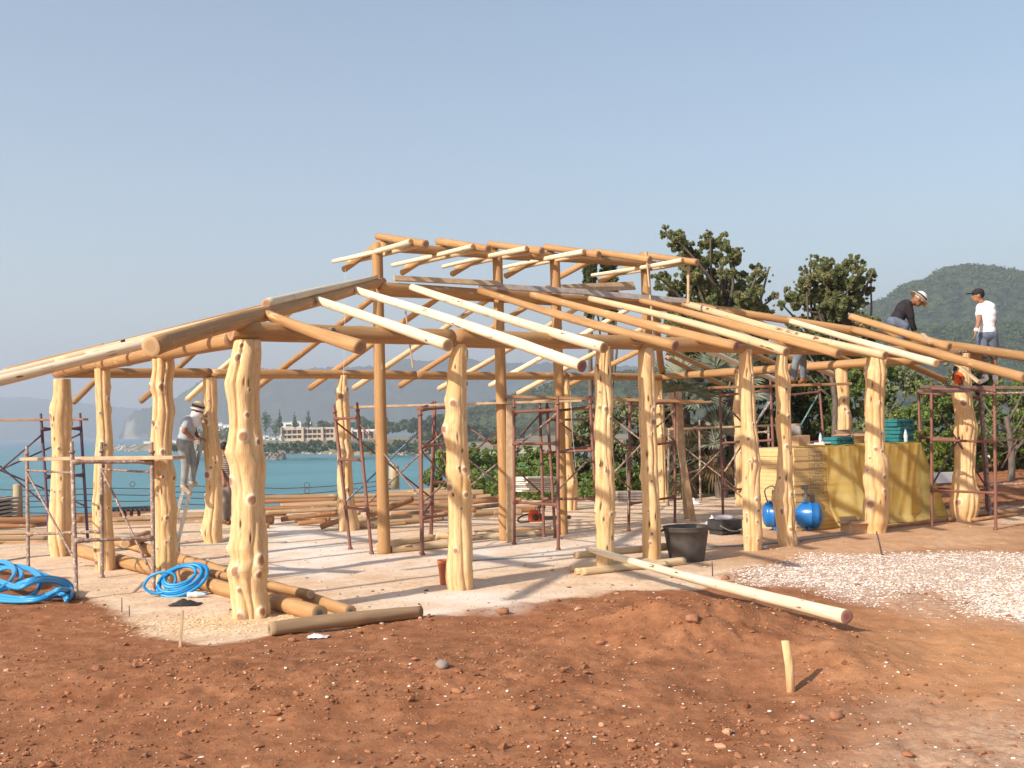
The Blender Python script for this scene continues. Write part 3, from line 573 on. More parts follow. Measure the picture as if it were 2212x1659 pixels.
# lower ridge beams on both sides of the posts
for v in (-.17,.17):
    log('ridge_beam',LP(-2.85,v,3.83),LP(.0,v,3.83),.08,.078,'brown',parent=PAV,seed=int(210+v*10)); log('ridge_beam',LP(.02,v,3.83),LP(3.3,v,3.83),.078,.075,'brown',parent=PAV,seed=int(220+v*10))
log('ridge_beam',LP(-2.75,-.05,4.44),LP(.0,-.0,4.5),.07,.07,'brown',parent=PAV,seed=230); log('ridge_beam',LP(.02,0,4.52),LP(2.9,0,4.56),.07,.065,'brown',parent=PAV,seed=231)
# lantern frames
for i,(u,ap) in enumerate([(-2.72,4.61),(-1.68,4.62),(-.72,4.66),(.38,4.69),(1.44,4.69),(2.5,4.71)]):
    e1=1.25; z1=ap-.31
    log('lantern_rafter',LP(u,.06,ap),LP(u,-1.27,z1),.052,.056,'brown','endp','end',parent=PAV,seed=240+i)
    log('lantern_rafter',LP(u+.1,-.02,ap-.04),LP(u+.1,1.3,z1+.0),.05,.052,'brown','endp','end',parent=PAV,seed=250+i)
    if i!=4:
        for s,m_ in ((-.10,'cream'),(.16,'pale')):
            log('collar_tie',LP(u+s,-1.03,ap-.24),LP(u+s,1.28,ap-.21),.04,.034,m_,'endp','endp',parent=PAV,seed=int(260+i*2+s*10),rough=.05,bend=.01)
    # the stub post under each frame stands on the ridge beams where no long post does
    if i in (1,4): log('ridge_post',LP(u,0,3.86),LP(u,0,4.46),.05,.05,'brown',parent=PAV,seed=270+i)
MBOLT=simple('washer steel',(.25,.2,.17),(.12,.1,.09),30,.45,metal=.7)
def bolts(a,step,n,axis):
    for k in range(n):
        mb=MB(); p=a+step*k; t=axis/np.linalg.norm(axis); s=np.cross(t,ZHAT); s/=np.linalg.norm(s); q=np.cross(s,t)
        mb.lathe(p,[(.004,.006),(.024,.006),(.026,0),(.026,-.02)][::-1],12,0,(s,q,t)); mb.lathe(p,[(.012,.0),(.012,.018),(.003,.02)],6,0,(s,q,t))
        mb.build('bolt',MBOLT,PAV)
bolts(LP(-5.65,-BW-.098,zb+.03),UA*.14,3,-VA); bolts(LP(6.1,-BW-.1,zb+.02),UA*.09,3,-VA)
# ------------------------------------------------------------- boards laid on the lower ridge and loose battens
def plank(a,b,wd,th,mat,label,name='plank',side=None,group='loose boards and planks'):
    a=np.asarray(a,float);b=np.asarray(b,float); t=b-a; L_=np.linalg.norm(t); t/=L_; s=np.cross(t,ZHAT) if side is None else np.asarray(side,float); s/=np.linalg.norm(s); q=np.cross(s,t)
    mb=MB(); mb.box((a+b)/2,(L_,wd,th),(t,s,q),bev=min(.004,th*.2)); o=mb.build(name,M[mat]); return tag(o,label,'plank',group)
def PLV(px,py,v): return isect(px,py,VA,LP(0,v,0))
plank(PLV(851,601,-.2)+ZHAT*.0,PLV(1082,613,-.3),.09,.03,'plank','brown board lying along the lower ridge at its left end',side=-VA*.45-ZHAT*.9)
plank(PLV(1035,617,-.28),PLV(1270,631,-.36),.10,.032,'plankgrey','grey weathered board lying along the middle of the lower ridge',side=-VA*.45-ZHAT*.9)
plank(PLV(1260,632,-.28),PLV(1486,651,-.36),.11,.032,'plankgrey','grey weathered board lying along the right end of the lower ridge',side=-VA*.45-ZHAT*.9)
plank(PLV(1180,626,.15),PLV(1370,617,.15),.16,.03,'plank','pale board lying behind the lower ridge beside the fourth roof frame',side=-VA*.45-ZHAT*.9)
plank(PLV(1396,543,-.3),PLV(1413,726,-.4),.04,.03,'plank','tall thin batten standing upright against the right hand ridge post','batten')
plank(PLV(1487,567,-.9),PLV(1487,655,-.9),.045,.03,'plank','short batten hanging under the right end of the upper roof','batten')
plank(at(876,672,17.5),at(892,795,17.5),.035,.025,'plank','thin stick dangling below the back rafters','batten')
plank(at(1993,722,17.4),at(2010,741,17.0),.06,.04,'plank','short offcut sticking up beside the bending worker','batten')
plank(at(2060,780,17.6),at(2115,826,17.3),.09,.04,'plank','slanting board leaning from the end rafter to the right corner post','batten')
MSTR=simple('white string',(.8,.8,.8))
def string(pts,label,r=.0025,mat=None,name='string',cat='string',group='plumb lines and strings'):
    mb=MB(); mb.tube(pts,r,5); return tag(mb.build(name,mat or MSTR),label,cat,group)
string([PLV(746,582,.9),PLV(745,700,.9),PLV(742,812,.9)],'white plumb line hanging from the left end of the upper roof')
string([PLV(1070,575,-.8)+UA*0,PLV(1078,700,-.8)]if 0 else [at(1232,845,16),at(1236,930,16),at(1244,1010,16)],'white plumb line hanging in the middle of the building')
string([at(1350,900,18),at(1353,1000,18),at(1358,1110,18)],'white plumb line hanging between the third and fourth front posts')
# ------------------------------------------------------------- scaffolds
def leg_pts(bx,by,tx,ty,h=None,Y=None):
    b=on(bx,by) if Y is None else at(bx,by,Y); t=at(tx,ty,b[1]); return b,t
def scaffold(name,label,mat,frames,rungs,braces=(),group='tube scaffold towers',r=.0245,extra=(),ymat=None):
    """frames: pairs of legs given as (foot px,foot py,top px,top py[,Y]); rungs: heights of the cross bars as a share of the leg"""
    L=[[leg_pts(*q[:4],Y=(q[4] if len(q)>4 else None)) for q in fr] for fr in frames]
    c=np.mean([q[0] for fr in L for q in fr],axis=0); T=thing(name,tuple(c),label,'scaffold',group)
    for fi,fr in enumerate(L):
        for (b,t) in fr:
            mb=MB(); d=(t-b)/np.linalg.norm(t-b); mb.tube([b-d*.02,b+d*.03,b+d*.035,t-d*.10,t-d*.095,t],[r*1.5,r*1.5,r,r,r*.8,r*.8],10); mb.tube([t-d*.13,t-d*.10],[r*1.35,r*1.35],10); mb.build('leg',M[mat],T,True)
        rg=rungs[fi] if isinstance(rungs[0],(list,tuple)) else rungs
        for f in rg:
            f1,f2=(f if isinstance(f,tuple) else (f,f)); a=fr[0][0]+(fr[0][1]-fr[0][0])*f1; b=fr[1][0]+(fr[1][1]-fr[1][0])*f2
            d=b-a; n=np.linalg.norm(d); d/=n; mb=MB(); mb.tube([a,a+d*.05,a+d*.14,b-d*.14,b-d*.05,b],[r*1.5,r*1.45,r*.85,r*.85,r*1.45,r*1.5],9)
            mb.build('rung',M[mat],T,True)
    def pt(q):
        if len(q)==3 and q[0] in (0,1,2): return L[q[0]][q[1]][0]+(L[q[0]][q[1]][1]-L[q[0]][q[1]][0])*q[2]
        return at(*q)
    for br in braces:
        a,b=pt(br[0]),pt(br[1]); mb=MB(); d=(b-a)/np.linalg.norm(b-a); mb.tube([a,a+d*.04,a+d*.06,b-d*.06,b-d*.04,b],[.02,.018,.0145,.0145,.018,.02],7); mb.build('brace',M[br[2] if len(br)>2 else mat],T,True)
    return T
GS='tube scaffold towers'
scaffold('scaffold','low scaffold of rusty cement spattered tubes at the front left corner','steelold',
  [((61,1233,58,962),(220,1248,219,955)),((165,1294,155,954),(332,1284,328,955))],[[(.29,.34)],[.87,.37]],
  [((0,0,.78),(1,0,.24)),((0,1,.80),(1,1,.11)),((0,0,.80),(1,0,.80)),((0,1,.80),(1,1,.80))],extra=())
plank(at(58,991.5,13.6),at(388,988,12.5),.22,.04,'plank','long pale board laid on the low front left scaffold')
scaffold('scaffold','scaffold with painted dark purple shade standing behind the far left post','steeldark',
  [((108,1180,88,893),(190,1172,173,892)),((-60,1190,-90,893),(-150,1190,-170,893))],[.88,.52,.08],
  [((1,0,.86),(0,0,.3)),((0,0,.84),(1,0,.38)),((1,1,.82),(0,1,.28)),((0,1,.84),(1,1,.35))])
plank(at(-160,909,18),at(186,906,18),.2,.035,'plankbrown','brown board laid on the dark scaffold at the far left')
scaffold('scaffold','red scaffold tower leaning beside the left round ridge post','steelred',
  [((757,1187,721,874),(803,1197,771,869)),((911,1197,906,880),(930,1157,937,868))],[[.90,.62,.29],[.99,.72,.25]],
  [((0,0,.88),(1,1,.28)),((0,1,.86),(1,0,.38),'steelold'),((749,1082,16.6),(938,900,18.3),'steelblue'),((797,1085,16.5),(960,931,17.5),'steelold'),((911,1087,16.9),(968,1038,17.6),'steelold')])
scaffold('scaffold','brown scaffold frame half hidden behind the second front post','steelred',
  [((913,1199,908,878),(993,1190,990,872)),((932,1159,940,866),(1000,1157,1003,870))],[[.98,.73,.25],[.74,.40]],[((0,0,.7),(1,1,.3)),((1,0,.8),(0,1,.3))])
plank(at(756,880,17.2),at(1256,866,17.2),.2,.035,'plank','long pale board spanning from the leaning red scaffold to the middle one')
scaffold('scaffold','tall bright red scaffold tower in the middle of the building','steelred',
  [((1111,1176,1110,862),(1206,1188,1205,855)),((1175,1160,1166,868),(1292,1164,1274,855))],[[.91,.69,.29],[.92,.62,.28]],
  [((1002,995,18.2),(1115,896,17.3),'steelold'),((1018,1048,18.0),(1203,893,16.8),'steelold'),((1000,915,18.3),(1112,992,17.4)),((1112,1012,17.3),(1168,1064,18.2)),((1209,912,16.9),(1290,975,17.5)),((1209,1054,16.9),(1275,990,17.6),'steelold'),((1008,990,18),(1108,1068,17.3),'steeldark'),((1120,946,17.2),(1164,898,18))])
plank(at(1090,857,17.3),at(1518,868,17.6),.2,.045,'plankbrown','long brown board on the middle scaffold passing behind the third and fourth posts')
plank(at(1085,868,17.9),at(1260,864,17.4),.18,.03,'plank','short pale board under the brown one on the middle scaffold')
scaffold('scaffold','red brown scaffold tower between the fourth and fifth front posts','steelred',
  [((1358,1147,1361,858),(1458,1130,1458,848)),((1200,1162,1181,866),(1290,1110,1282,872))],[[.93,.62,.20],[.86,.62]],
  [((1322,902,17.6),(1384,950,17.4),'steelold'),((1324,933,17.6),(1362,893,17.9)),((1326,1021,17.3),(1386,960,17.4),'steelold'),((1419,922,17.6),(1456,888,18),'steelold'),((1326,1024,17.3),(1362,1056,18)),((1325,945,17.7),(1400,1000,18.3))])
plank(at(1310,876,19.5),at(1535,868,19.5),.2,.03,'plankbrown','thin brown board beyond the middle scaffold in front of the palm')
scaffold('scaffold','pinkish rusty scaffold tower behind the fifth and sixth front posts','steelred',
  [((1562,1117,1555,832),(1676,1120,1664,819)),((1700,1085,1690,835),(1790,1080,1769,826))],[[.92,.56,.21],[.92,.5]],
  [((1565,1019,18.2),(1664,868,18.0),'steelold'),((1712,950,19.2),(1766,855,19.4),'steelteal'),((1583,891,18),(1612,922,18.4),'steeldark'),((1642,965,18.6),(1670,990,18.2),'steeldark'),((1660,868,18.1),(1618,938,18.4),'steelblue'),((1567,1045,18.2),(1590,1062,18.4),'steelold')])
plank(at(1533,838,18.3),at(1835,829,18.6),.22,.04,'plankbrown','brown board on the pinkish scaffold behind the sixth post')
scaffold('trestle','rough pole trestle with a white board in front of the palm trees','steelold',
  [((1443,1092,1445,928),(1513,1082,1511,908)),((1662,1080,1660,922),(1590,1078,1588,925))],[[.93,.38],[.93,.3]],
  [((1474,964,22),(1590,1054,21.5),'steelold'),((1484,1046,22),(1568,962,21.5),'steelold'),((1446,948,22),(1480,978,22),'steelold')],group=None)
plank(at(1443,927,21.3),at(1727,917,21.3),.2,.04,'plank','white board laid on the rough pole trestle by the palms')
scaffold('scaffold','pinkish red scaffold at the right corner with crossed dark braces','steelred',
  [((2013,1137,2012,826),(2151,1144,2148,829)),((1992,1108,1984,835),(2133,1115,2117,846))],[[.955,.60,.25],[.95,.6,.2]],
  [((0,0,.88),(1,1,.24),'steeldark'),((0,0,.28),(1,1,.93),'steeldark')])
scaffold('scaffold','pale limed scaffold reaching out of the frame on the far right','steelold',
  [((2140,1116,2119,842),(2250,1112,2240,840)),((2290,1150,2290,830),(2400,1145,2400,830))],[[.97,.6,.25],[.9,.5]],
  [((2164,1010,17.8),(2210,927,18.6),'steelred')])
plank(at(1984,836,17.8),at(2215,838,17.6),.26,.05,'plankdark','dark board the standing worker stands on, on the right scaffold')
plank(at(1988,845,16.4)+0*ZHAT,at(2090,845,16.8),.1,.04,'plankdark','short dark bearer under the board on the right scaffold')
# ------------------------------------------------------------- logs on the ground
def glog(x1,y1,x2,y2,d1,d2,mat,label,name='log',lift=(0,0),ends=('endp','endp'),group='logs lying on the ground',**k):
    a=on(x1,y1+d1*.45); b=on(x2,y2+d2*.45); ra=d1/2/F*a[1]; rb=d2/2/F*b[1]
    a=a+np.array([0,0,ra+lift[0]]); b=b+np.array([0,0,rb+lift[1]])
    return log(name,a,b,ra,rb,mat,ends[0],ends[1],label=label,cat='log',group=group,n=30,**k)
glog(170,1190,690,1328,26,37,'brown','thickest brown log on the ground, ending beside the thick corner post',ends=('end','endb'),bend=.004,seed=301)
glog(240,1166,757,1322,20,27,'brown','brown log lying just behind the thickest one, its cut end marked blue',ends=('end','endb'),seed=302,bend=.004)
glog(400,1236,672,1306,16,20,'brown','thinner brown log lying between the two long ones near the thick corner post',seed=303,lift=(.05,.1))
glog(270,1200,318,1180,22,22,'brown','short brown stub lying across the two long brown logs on the left',seed=304,lift=(.16,.16))
glog(583,1361,909,1322,30,27,'grey','grey brown log lying in front at the edge of the red soil',ends=('endb','end'),seed=305,rough=.05,bend=.004)
glog(815,1181,935,1161,14,14,'pale','short pale log lying just behind the left round ridge post',seed=306)
glog(845,1188,968,1176,15,16,'pale','pale log lying behind the second front post with a dark end',ends=('end','endp'),seed=307)
glog(943,1158,1083,1156,15,13,'pale','pale log lying between the second post and the middle ridge post',seed=308)
glog(1015,1161,1197,1150,12,12,'cream','thin pale log under the chainsaw in the middle of the floor',seed=309)
glog(1020,1150,1190,1141,5,5,'brown','thin brown pole lying behind the chainsaw',seed=310)
glog(1233,1229,1425,1210,14,14,'pale','pale log at the back bottom of the small pile by the third post',seed=311)
glog(1244,1236,1440,1220,14,14,'pale','pale log in the middle of the small pile by the third post',seed=312)
glog(1257,1236,1477,1212,17,17,'pale','pale log at the front of the small pile by the third post',seed=313)
glog(1243,1221,1448,1200,16,16,'pale','pale log lying on top of the small pile by the third post',seed=314,lift=(.12,.11),ends=('endp','endp'))
log('log',at(1272,1186,13.65),at(1829,1333,9.02),.038,.060,'cream','endp','endm',label='long pale pole slanting from the small log pile over the soil heap',cat='log',group='logs lying on the ground',seed=315,n=40,bend=.006)
# pile behind the building
def plog(k,x1,y1,x2,y2,d,mat,Y,label,Y2=None):
    a=at(x1,y1,Y); b=at(x2,y2,Y2 or Y); r=d/2/F*Y
    return log('log',a,b,r,r*RS.uniform(.85,1.1),mat,random.choice(['end','endp']),random.choice(['end','endp']),label=label,cat='log',group='logs of the long pile behind the building',seed=400+k,n=22,bend=.004,rough=.05)
PL=[]
def Z3(x1,y1,x2,y2,d,mat,Y,Y2=None): PL.append((553+x1*.25,1019.5+y1*.25,553+x2*.25,1019.5+y2*.25,d*.25,mat,Y,Y2))
Z3(-80,222,720,203,40,'grey',24.6); Z3(680,215,1700,190,36,'grey',24.8); Z3(-60,262,700,238,36,'red',24.0); Z3(640,250,1900,222,36,'grey',24.2); Z3(1100,180,1960,166,34,'grey',25.4); Z3(1250,168,1640,142,24,'grey',25.8)
Z3(215,297,760,276,56,'grey',23.2); Z3(700,292,1720,258,40,'red',23.4); Z3(-90,318,640,312,44,'red',22.9); Z3(90,352,720,318,40,'grey',22.3); Z3(-80,360,260,356,46,'red',22.4)
Z3(220,408,700,350,48,'red',21.3); Z3(335,424,640,404,40,'red',20.7); Z3(365,444,610,418,38,'red',20.3); Z3(510,386,900,350,38,'grey',21.4); Z3(850,330,1700,288,42,'grey',22.4); Z3(560,474,720,420,52,'red',19.7); Z3(940,388,1345,232,54,'red',21.0,21.8)
Z3(865,458,1300,430,56,'pale',19.9); Z3(1150,440,1620,400,50,'grey',19.9); Z3(880,422,1560,380,44,'grey',20.5); Z3(1170,372,1900,330,44,'red',21.0); Z3(1130,400,1640,360,36,'grey',20.8); Z3(1500,345,1950,322,40,'red',21.6); Z3(1560,270,2130,240,44,'red',23.0); Z3(1850,262,2130,222,44,'red',22.6); Z3(1850,312,2130,282,42,'grey',22.0); Z3(1880,352,2140,338,60,'grey',21.4); Z3(1900,225,2030,205,40,'plain' if 0 else 'grey',24.4); Z3(1840,185,1965,175,60,'grey',25.0); Z3(2140,262,2290,240,40,'red',22.8); Z3(2130,310,2500,300,34,'grey',22.8); Z3(2100,336,2420,330,44,'red',21.8); Z3(2060,350,2300,345,52,'grey',21.2); Z3(-70,418,150,416,70,'red',21.2); Z3(-60,470,110,468,50,'red',20.4)
def Z2(x1,y1,x2,y2,d,mat,Y,Y2=None): PL.append((x1*.25,950.4+y1*.25,x2*.25,950.4+y2*.25,d*.25,mat,Y,Y2))
Z2(-300,696,720,688,48,'red',21.4); Z2(-300,805,440,798,44,'grey',19.8); Z2(-300,852,440,848,44,'grey',19.4); Z2(-200,905,440,898,50,'brown',18.9); Z2(-300,752,300,740,40,'red',20.6)
Z2(620,700,1800,655,52,'grey',22.8); Z2(640,752,1830,704,60,'grey',22.0); Z2(640,812,1500,770,62,'red',21.2); Z2(1000,868,1840,812,66,'grey',20.4); Z2(640,872,1320,850,50,'red',20.3); Z2(1400,850,2240,800,54,'red',20.8); Z2(1400,790,2240,750,50,'grey',21.6); Z2(1500,650,2280,625,44,'grey',23.4); Z2(620,660,1050,650,40,'red',23.2)
ADJ={'grey':'grey brown','red':'reddish','brown':'orange brown','pale':'pale'}
LMK=[(70,'behind the far left post'),(190,'behind the second left post'),(330,'behind the ladder'),(500,'behind the thick corner post'),(640,'left of the leaning red scaffold'),(740,'behind the thin back post'),(850,'behind the left ridge post'),(960,'behind the second front post'),(1060,'behind the middle ridge post'),(1150,'below the white boards')]
grp={}
for q in PL:
    cx_=(q[0]+q[2])/2; l=min(LMK,key=lambda z:abs(z[0]-cx_))[1]; grp.setdefault(l,[]).append(q)
ORD=['topmost','second','third','fourth','fifth','sixth','seventh','eighth','ninth','tenth','eleventh','twelfth','thirteenth','fourteenth','fifteenth','sixteenth']
k=0
for l,qs in grp.items():
    qs.sort(key=lambda q:q[1]+q[3])
    for i,(x1,y1,x2,y2,d,mt,Y,Y2) in enumerate(qs):
        pos=('lowest' if i==len(qs)-1 and i else ORD[i])+(' from the top' if 0<i<len(qs)-1 else '')
        plog(k,x1,y1,x2,y2,d,mt,Y,f"{ADJ[mt]} pile log {l}, {pos} there",Y2); k+=1
# thin poles and bits at the right
def stick(pts,r,mat,label,name='pole',cat='pole',group='thin poles and scraps on the ground'):
    P=[on(a,b)+np.array([0,0,r*.8+.01]) for a,b in pts]; mb=MB(); mb.tube(P,[r*(1-.4*i/len(P)) for i in range(len(P))],8); return tag(mb.build(name,M[mat] if isinstance(mat,str) else mat,None,True),label,cat,group)
stick([(2180,1103),(2100,1118),(2010,1132),(1940,1140),(1890,1148)],.03,'plankbrown','long thin branch lying on the soil in front of the right corner')
stick([(2212,1110),(2150,1112),(2080,1120),(2050,1128)],.05,'plankbrown','thicker crooked branch lying by the right scaffold feet')
stick([(1985,1117),(1920,1122),(1860,1130)],.035,'plankdark','dark pole lying along the foot of the yellow covered stack')
stick([(2100,1128),(2170,1118),(2230,1112)],.03,'plankbrown','short branch crossing behind the right scaffold feet')
MIR=simple('black iron bar',(.06,.05,.05),(.14,.08,.06),20,.6)
def upright(bx,by,tx,ty,r,mat,label,name='stake',cat='stake',group='stakes and pegs in the ground',sq=False,lean=0):
    b=on(bx,by); t=at(tx,ty,b[1]+lean); mb=MB(); d=(t-b)/np.linalg.norm(t-b)
    if sq:
        s=np.cross(d,np.array([0,1.,0])); s/=np.linalg.norm(s); q=np.cross(d,s); mb.box((b-d*.08+t)/2,(np.linalg.norm(t-b)+.08,r*2,r*.9),(d,s,q),bev=.002)
    else: mb.tube([b-d*.08,(b+t)/2+np.array([r*.4,0,0]),t],[r,r*1.02,r*.9],12)
    return tag(mb.build(name,mat,None,not sq),label,cat,group)
upright(1707,1492,1696,1384,.030,MP,'split wooden stake standing alone in the red soil at the front right','stake')
upright(389,1398,394,1318,.012,M['plank'],'slim pale wooden peg in front of the blue hose coil','stake',sq=True)
upright(263,1322,263,1291,.005,MIR,'thin rusty iron rod left of the slim wooden peg','rod')
upright(279,1332,279,1308,.005,MIR,'shorter rusty iron rod right beside another thin rod','rod')
upright(1539,1245,1538,1213,.007,MIR,'short iron rod between the black tub and the white gravel','rod')
upright(1905,1200,1893,1148,.011,MIR,'leaning black iron rod at the top edge of the white gravel','rod',lean=.1)
# leaning planks
plank(on(1497,1126),at(1449,848,19.4),.115,.05,'plank','tall plank leaning upright on the scaffold, right one of two',side=np.array([1,.4,0]))
plank(on(1485,1122)+np.array([0,.1,0]),at(1466,846,19.6)+np.array([.0,0,0]),.10,.05,'plank','tall plank leaning upright on the scaffold, left one of two',side=np.array([1,.2,0]))
plank(on(1102,1172),at(1101,875,17.0),.11,.04,'plank','pointed board standing upright beside the middle round ridge post',side=np.array([1,.1,0]))
# stack of white boards behind the middle
MWB=simple('white painted board',(.72,.68,.62),(.55,.48,.42),9,.8)
r_=np.random.RandomState(5)
for k in range(7):
    a=at(1112+r_.uniform(-3,10),1060-k*4.6,24.2-.02*k); b=at(1192+r_.uniform(-22,6),1062-k*4.6-3,24.8)
    mb=MB(); t=(b-a); Ln=np.linalg.norm(t); t/=Ln; s=np.cross(t,ZHAT); s/=np.linalg.norm(s); mb.box((a+b)/2,(Ln,.5+r_.rand()*.2,.038),(t,s,np.cross(s,t)),bev=.004)
    tag(mb.build('board',MWB),['lowest','second lowest','third from the bottom','middle','third from the top','second from the top','topmost'][k]+' white board of the stack behind the middle scaffold','board','stack of white boards')
for k in range(4):
    a=at(1325,1082-k*6,24.5); b=at(1425,1080-k*6,25); plank(a,b,.4,.05,'plankgrey',['lowest','second lowest','third','topmost'][k]+' board of the low board pile behind the third and fourth posts',group='low board pile')
# wood fence posts with wires towards the sea
MFP=simple('old fence wood',(.46,.38,.24),(.32,.26,.16),9,.8,(4,4,.5),.3)
fence=thing('wire_fence',tuple(at(600,1100,26)),'wire fence with round wooden posts along the cliff edge above the sea','fence')
def fpost(px,yt,yb,Y,r):
    a=at(px,yb,Y); b=at(px-1,yt,Y); mb=MB(); mb.tube([a,(a+b)/2,b-np.array([0,0,.02]),b],[r,r*1.02,r*.98,r*.85],14); mb.build('post',MFP,fence,True)
fpost(39,1046,1125,24.5,.10); fpost(852,1006,1056,28.5,.13); fpost(1187,1018,1075,29,.13); fpost(-330,1045,1130,24,.1)
def wire(pts,r=.011):
    mb=MB(); mb.tube(pts,r,6); mb.build('wire',MIR,fence,True)
for j,(ya,yb_) in enumerate([(1060,1052),(1074,1064),(1088,1075),(1102,1086),(1116,1096)]):
    pts=[]
    for i in range(34):
        x=-330+i*36; Y=24+ (x+330)/1200*4.5; y=ya+(yb_-ya)*(x+330)/1200+ (math.sin(x*.011+j*.4)*5 if x>350 else math.sin(x*.02+j)*1.6)-(x>600)*(x-600)*.07
        pts.append(at(x,y,Y))
    wire(pts)
for i,(cx_,cy_) in enumerate([(663,1048),(663,1060),(663,1071)]):
    c=at(cx_,cy_,27); mb=MB(); mb.tube([c+np.array([math.cos(a)*.065,.01*math.sin(a*3),math.sin(a)*.065]) for a in np.linspace(0,2*math.pi,17)[:-1]],.008,6,closed=True); mb.build('loop',MIR,fence,True)
c=at(286,1046,25.5); mb=MB(); mb.tube([c+np.array([math.cos(a)*.06,0,math.sin(a)*.06]) for a in np.linspace(0,2*math.pi,17)[:-1]],.008,6,closed=True); mb.build('loop',MIR,fence,True)
# dark grating on the pile and the pale crate boards far left
MDK=simple('black plastic',(.03,.03,.035),(.06,.055,.05),10,.5)
g=thing('grating',tuple(at(290,1110,23)),'black steel grating lying on the log pile behind the left posts','grating')
for k in range(9):
    a=at(246+k*10,1100-k*.2,23); mb=MB(); mb.box(a,(.025,.7,.05)); mb.build('bar',MDK,g)
for k in range(3):
    mb=MB(); mb.box(at(290,1101+k*.5,22.7+k*.3),(.9,.03,.04)); mb.build('rail',MDK,g)
for dx in (270,284,300): 
    mb=MB(); mb.box(at(dx,1110,22.8),(.05,.05,.12)); mb.build('foot',MDK,g)
MPL=simple('grey pallet wood',(.45,.38,.33),(.33,.28,.24),9,.85)
pz=thing('pallet_stack',tuple(at(0,1118,22)),'stack of grey pallets at the left edge by the fence','pallets')
for k in range(6):
    mb=MB(); mb.box(at(-35,1122-k*8.5,22),(1.0,.9,.045),bev=.004); mb.build('slat',MPL,pz)
    for q in (-68,-36,-2):
        mb=MB(); mb.box(at(q,1118-k*8.5,22),(.09,.8,.03)); mb.build('bearer',MPL,pz)
# ------------------------------------------------------------- site things
MTUB=simple('black rubber tub',(.045,.040,.042),(.10,.085,.08),7,.55,None,.15,lo=.45,hi=.8)
c=on(1484,1211); s=c[1]/F
t=thing('tub',tuple(c),'big black rubber tub standing in front of the building near the long pole','tub')
H_=74*s; mb=MB(); R1,R2=37*s,49*s
mb.lathe(c,[(.02,.01),(R1-.01,0),(R1,.01),(R1+(R2-R1)*.5,H_*.5),(R2*.965,H_*.86),(R2*.97,H_*.86),(R2*.985,H_*.88),(R2,H_*.97),(R2*1.03,H_*.985),(R2*1.03,H_),(R2*.985,H_),(R2*.97,H_*.95),(R1*.97,.04),(.02,.03)],40,cap=False); mb.build('body',MTUB,t,True)
for sg in (-1,1):
    mb=MB(); mb.tube([c+np.array([sg*R2*.98,-.05,H_*.9]),c+np.array([sg*(R2+.035),-.03,H_*.87]),c+np.array([sg*(R2+.035),.03,H_*.87]),c+np.array([sg*R2*.98,.05,H_*.9])],.011,8); mb.build('handle',MTUB,t,True)
MTC=simple('terracotta plastic',(.50,.16,.06),(.40,.12,.05),9,.5)
c=on(965,1262); s=c[1]/F; t=thing('bucket',tuple(c),'terracotta coloured bucket standing behind the second front post','bucket'); H_=52*s; R1,R2=14*s,19*s
mb=MB(); mb.lathe(c,[(.01,0),(R1,0),(R1*1.02,.01),(R2*.96,H_*.84),(R2,H_*.84),(R2*1.04,H_),(R2*.97,H_),(R1*.95,.02),(.01,.015)],32,cap=False); mb.build('body',MTC,t,True)
# blue hoses
def mat_hose(name,c):
    m,t,p=nodes(name); p.inputs['Roughness'].default_value=.38; f=noise(t,9,3); cc=mix(t,ramp(t,f,.5,.8),c,tuple(q*.75+.04 for q in c)); t.links.new(cc,p.inputs['Base Color']); return m
MHO=mat_hose('bright blue hose',(.01,.27,.62)); MHO2=mat_hose('blue cyan hose',(.03,.30,.60))
c=on(385,1288); s=c[1]/F; mb=MB(); r=np.random.RandomState(3)
pts=[]
cen=c+np.array([.02,.10,.16]); ex=np.array([.95,.10,.28]); ex/=np.linalg.norm(ex); ey=np.array([-.18,.62,.52]); ey/=np.linalg.norm(ey)
for i in range(6*28):
    a=i/28*2*math.pi; k=i/28; R=.30-.022*k+.012*math.sin(a*.37+k); off=np.array([.015*math.sin(k*2.1),-.02*k*.5,.012*k])
    pts.append(cen+ex*math.cos(a)*R*1.0+ey*math.sin(a)*R*.72+off+np.cross(ex,ey)*(.012*math.sin(k*3+a*.5)))
mb.tube(pts,.0185,8)
lp=[(312,1262),(325,1245),(350,1236),(372,1238),(380,1250),(372,1268),(350,1280),(330,1281),(314,1272)]
P=[at(a,b,c[1]-.02) for a,b in lp]; P2=[]
n=len(P)
for i in range(n):
    for q in range(4):
        u=q/4; p0,p1,p2,p3=P[i-1],P[i],P[(i+1)%n],P[(i+2)%n]; P2.append(.5*((2*p1)+(p2-p0)*u+(2*p0-5*p1+4*p2-p3)*u*u+(3*p1-p0-3*p2+p3)*u**3))
mb.tube(P2,.017,8,closed=True)
tag(mb.build('hose_coil',MHO,None,True),'coil of bright blue hose leaning on the brown logs beside the left scaffold','hose')
def cat_(P,cl=False,m=6):
    out=[];n=len(P)
    for i in range(n if cl else n-1):
        g=lambda j:P[j%n] if cl else P[min(max(j,0),n-1)]
        for q in range(m):
            u=q/m; p0,p1,p2,p3=g(i-1),g(i),g(i+1),g(i+2); out.append(.5*((2*p1)+(p2-p0)*u+(2*p0-5*p1+4*p2-p3)*u*u+(3*p1-p0-3*p2+p3)*u**3))
    if not cl: out.append(P[-1])
    return out
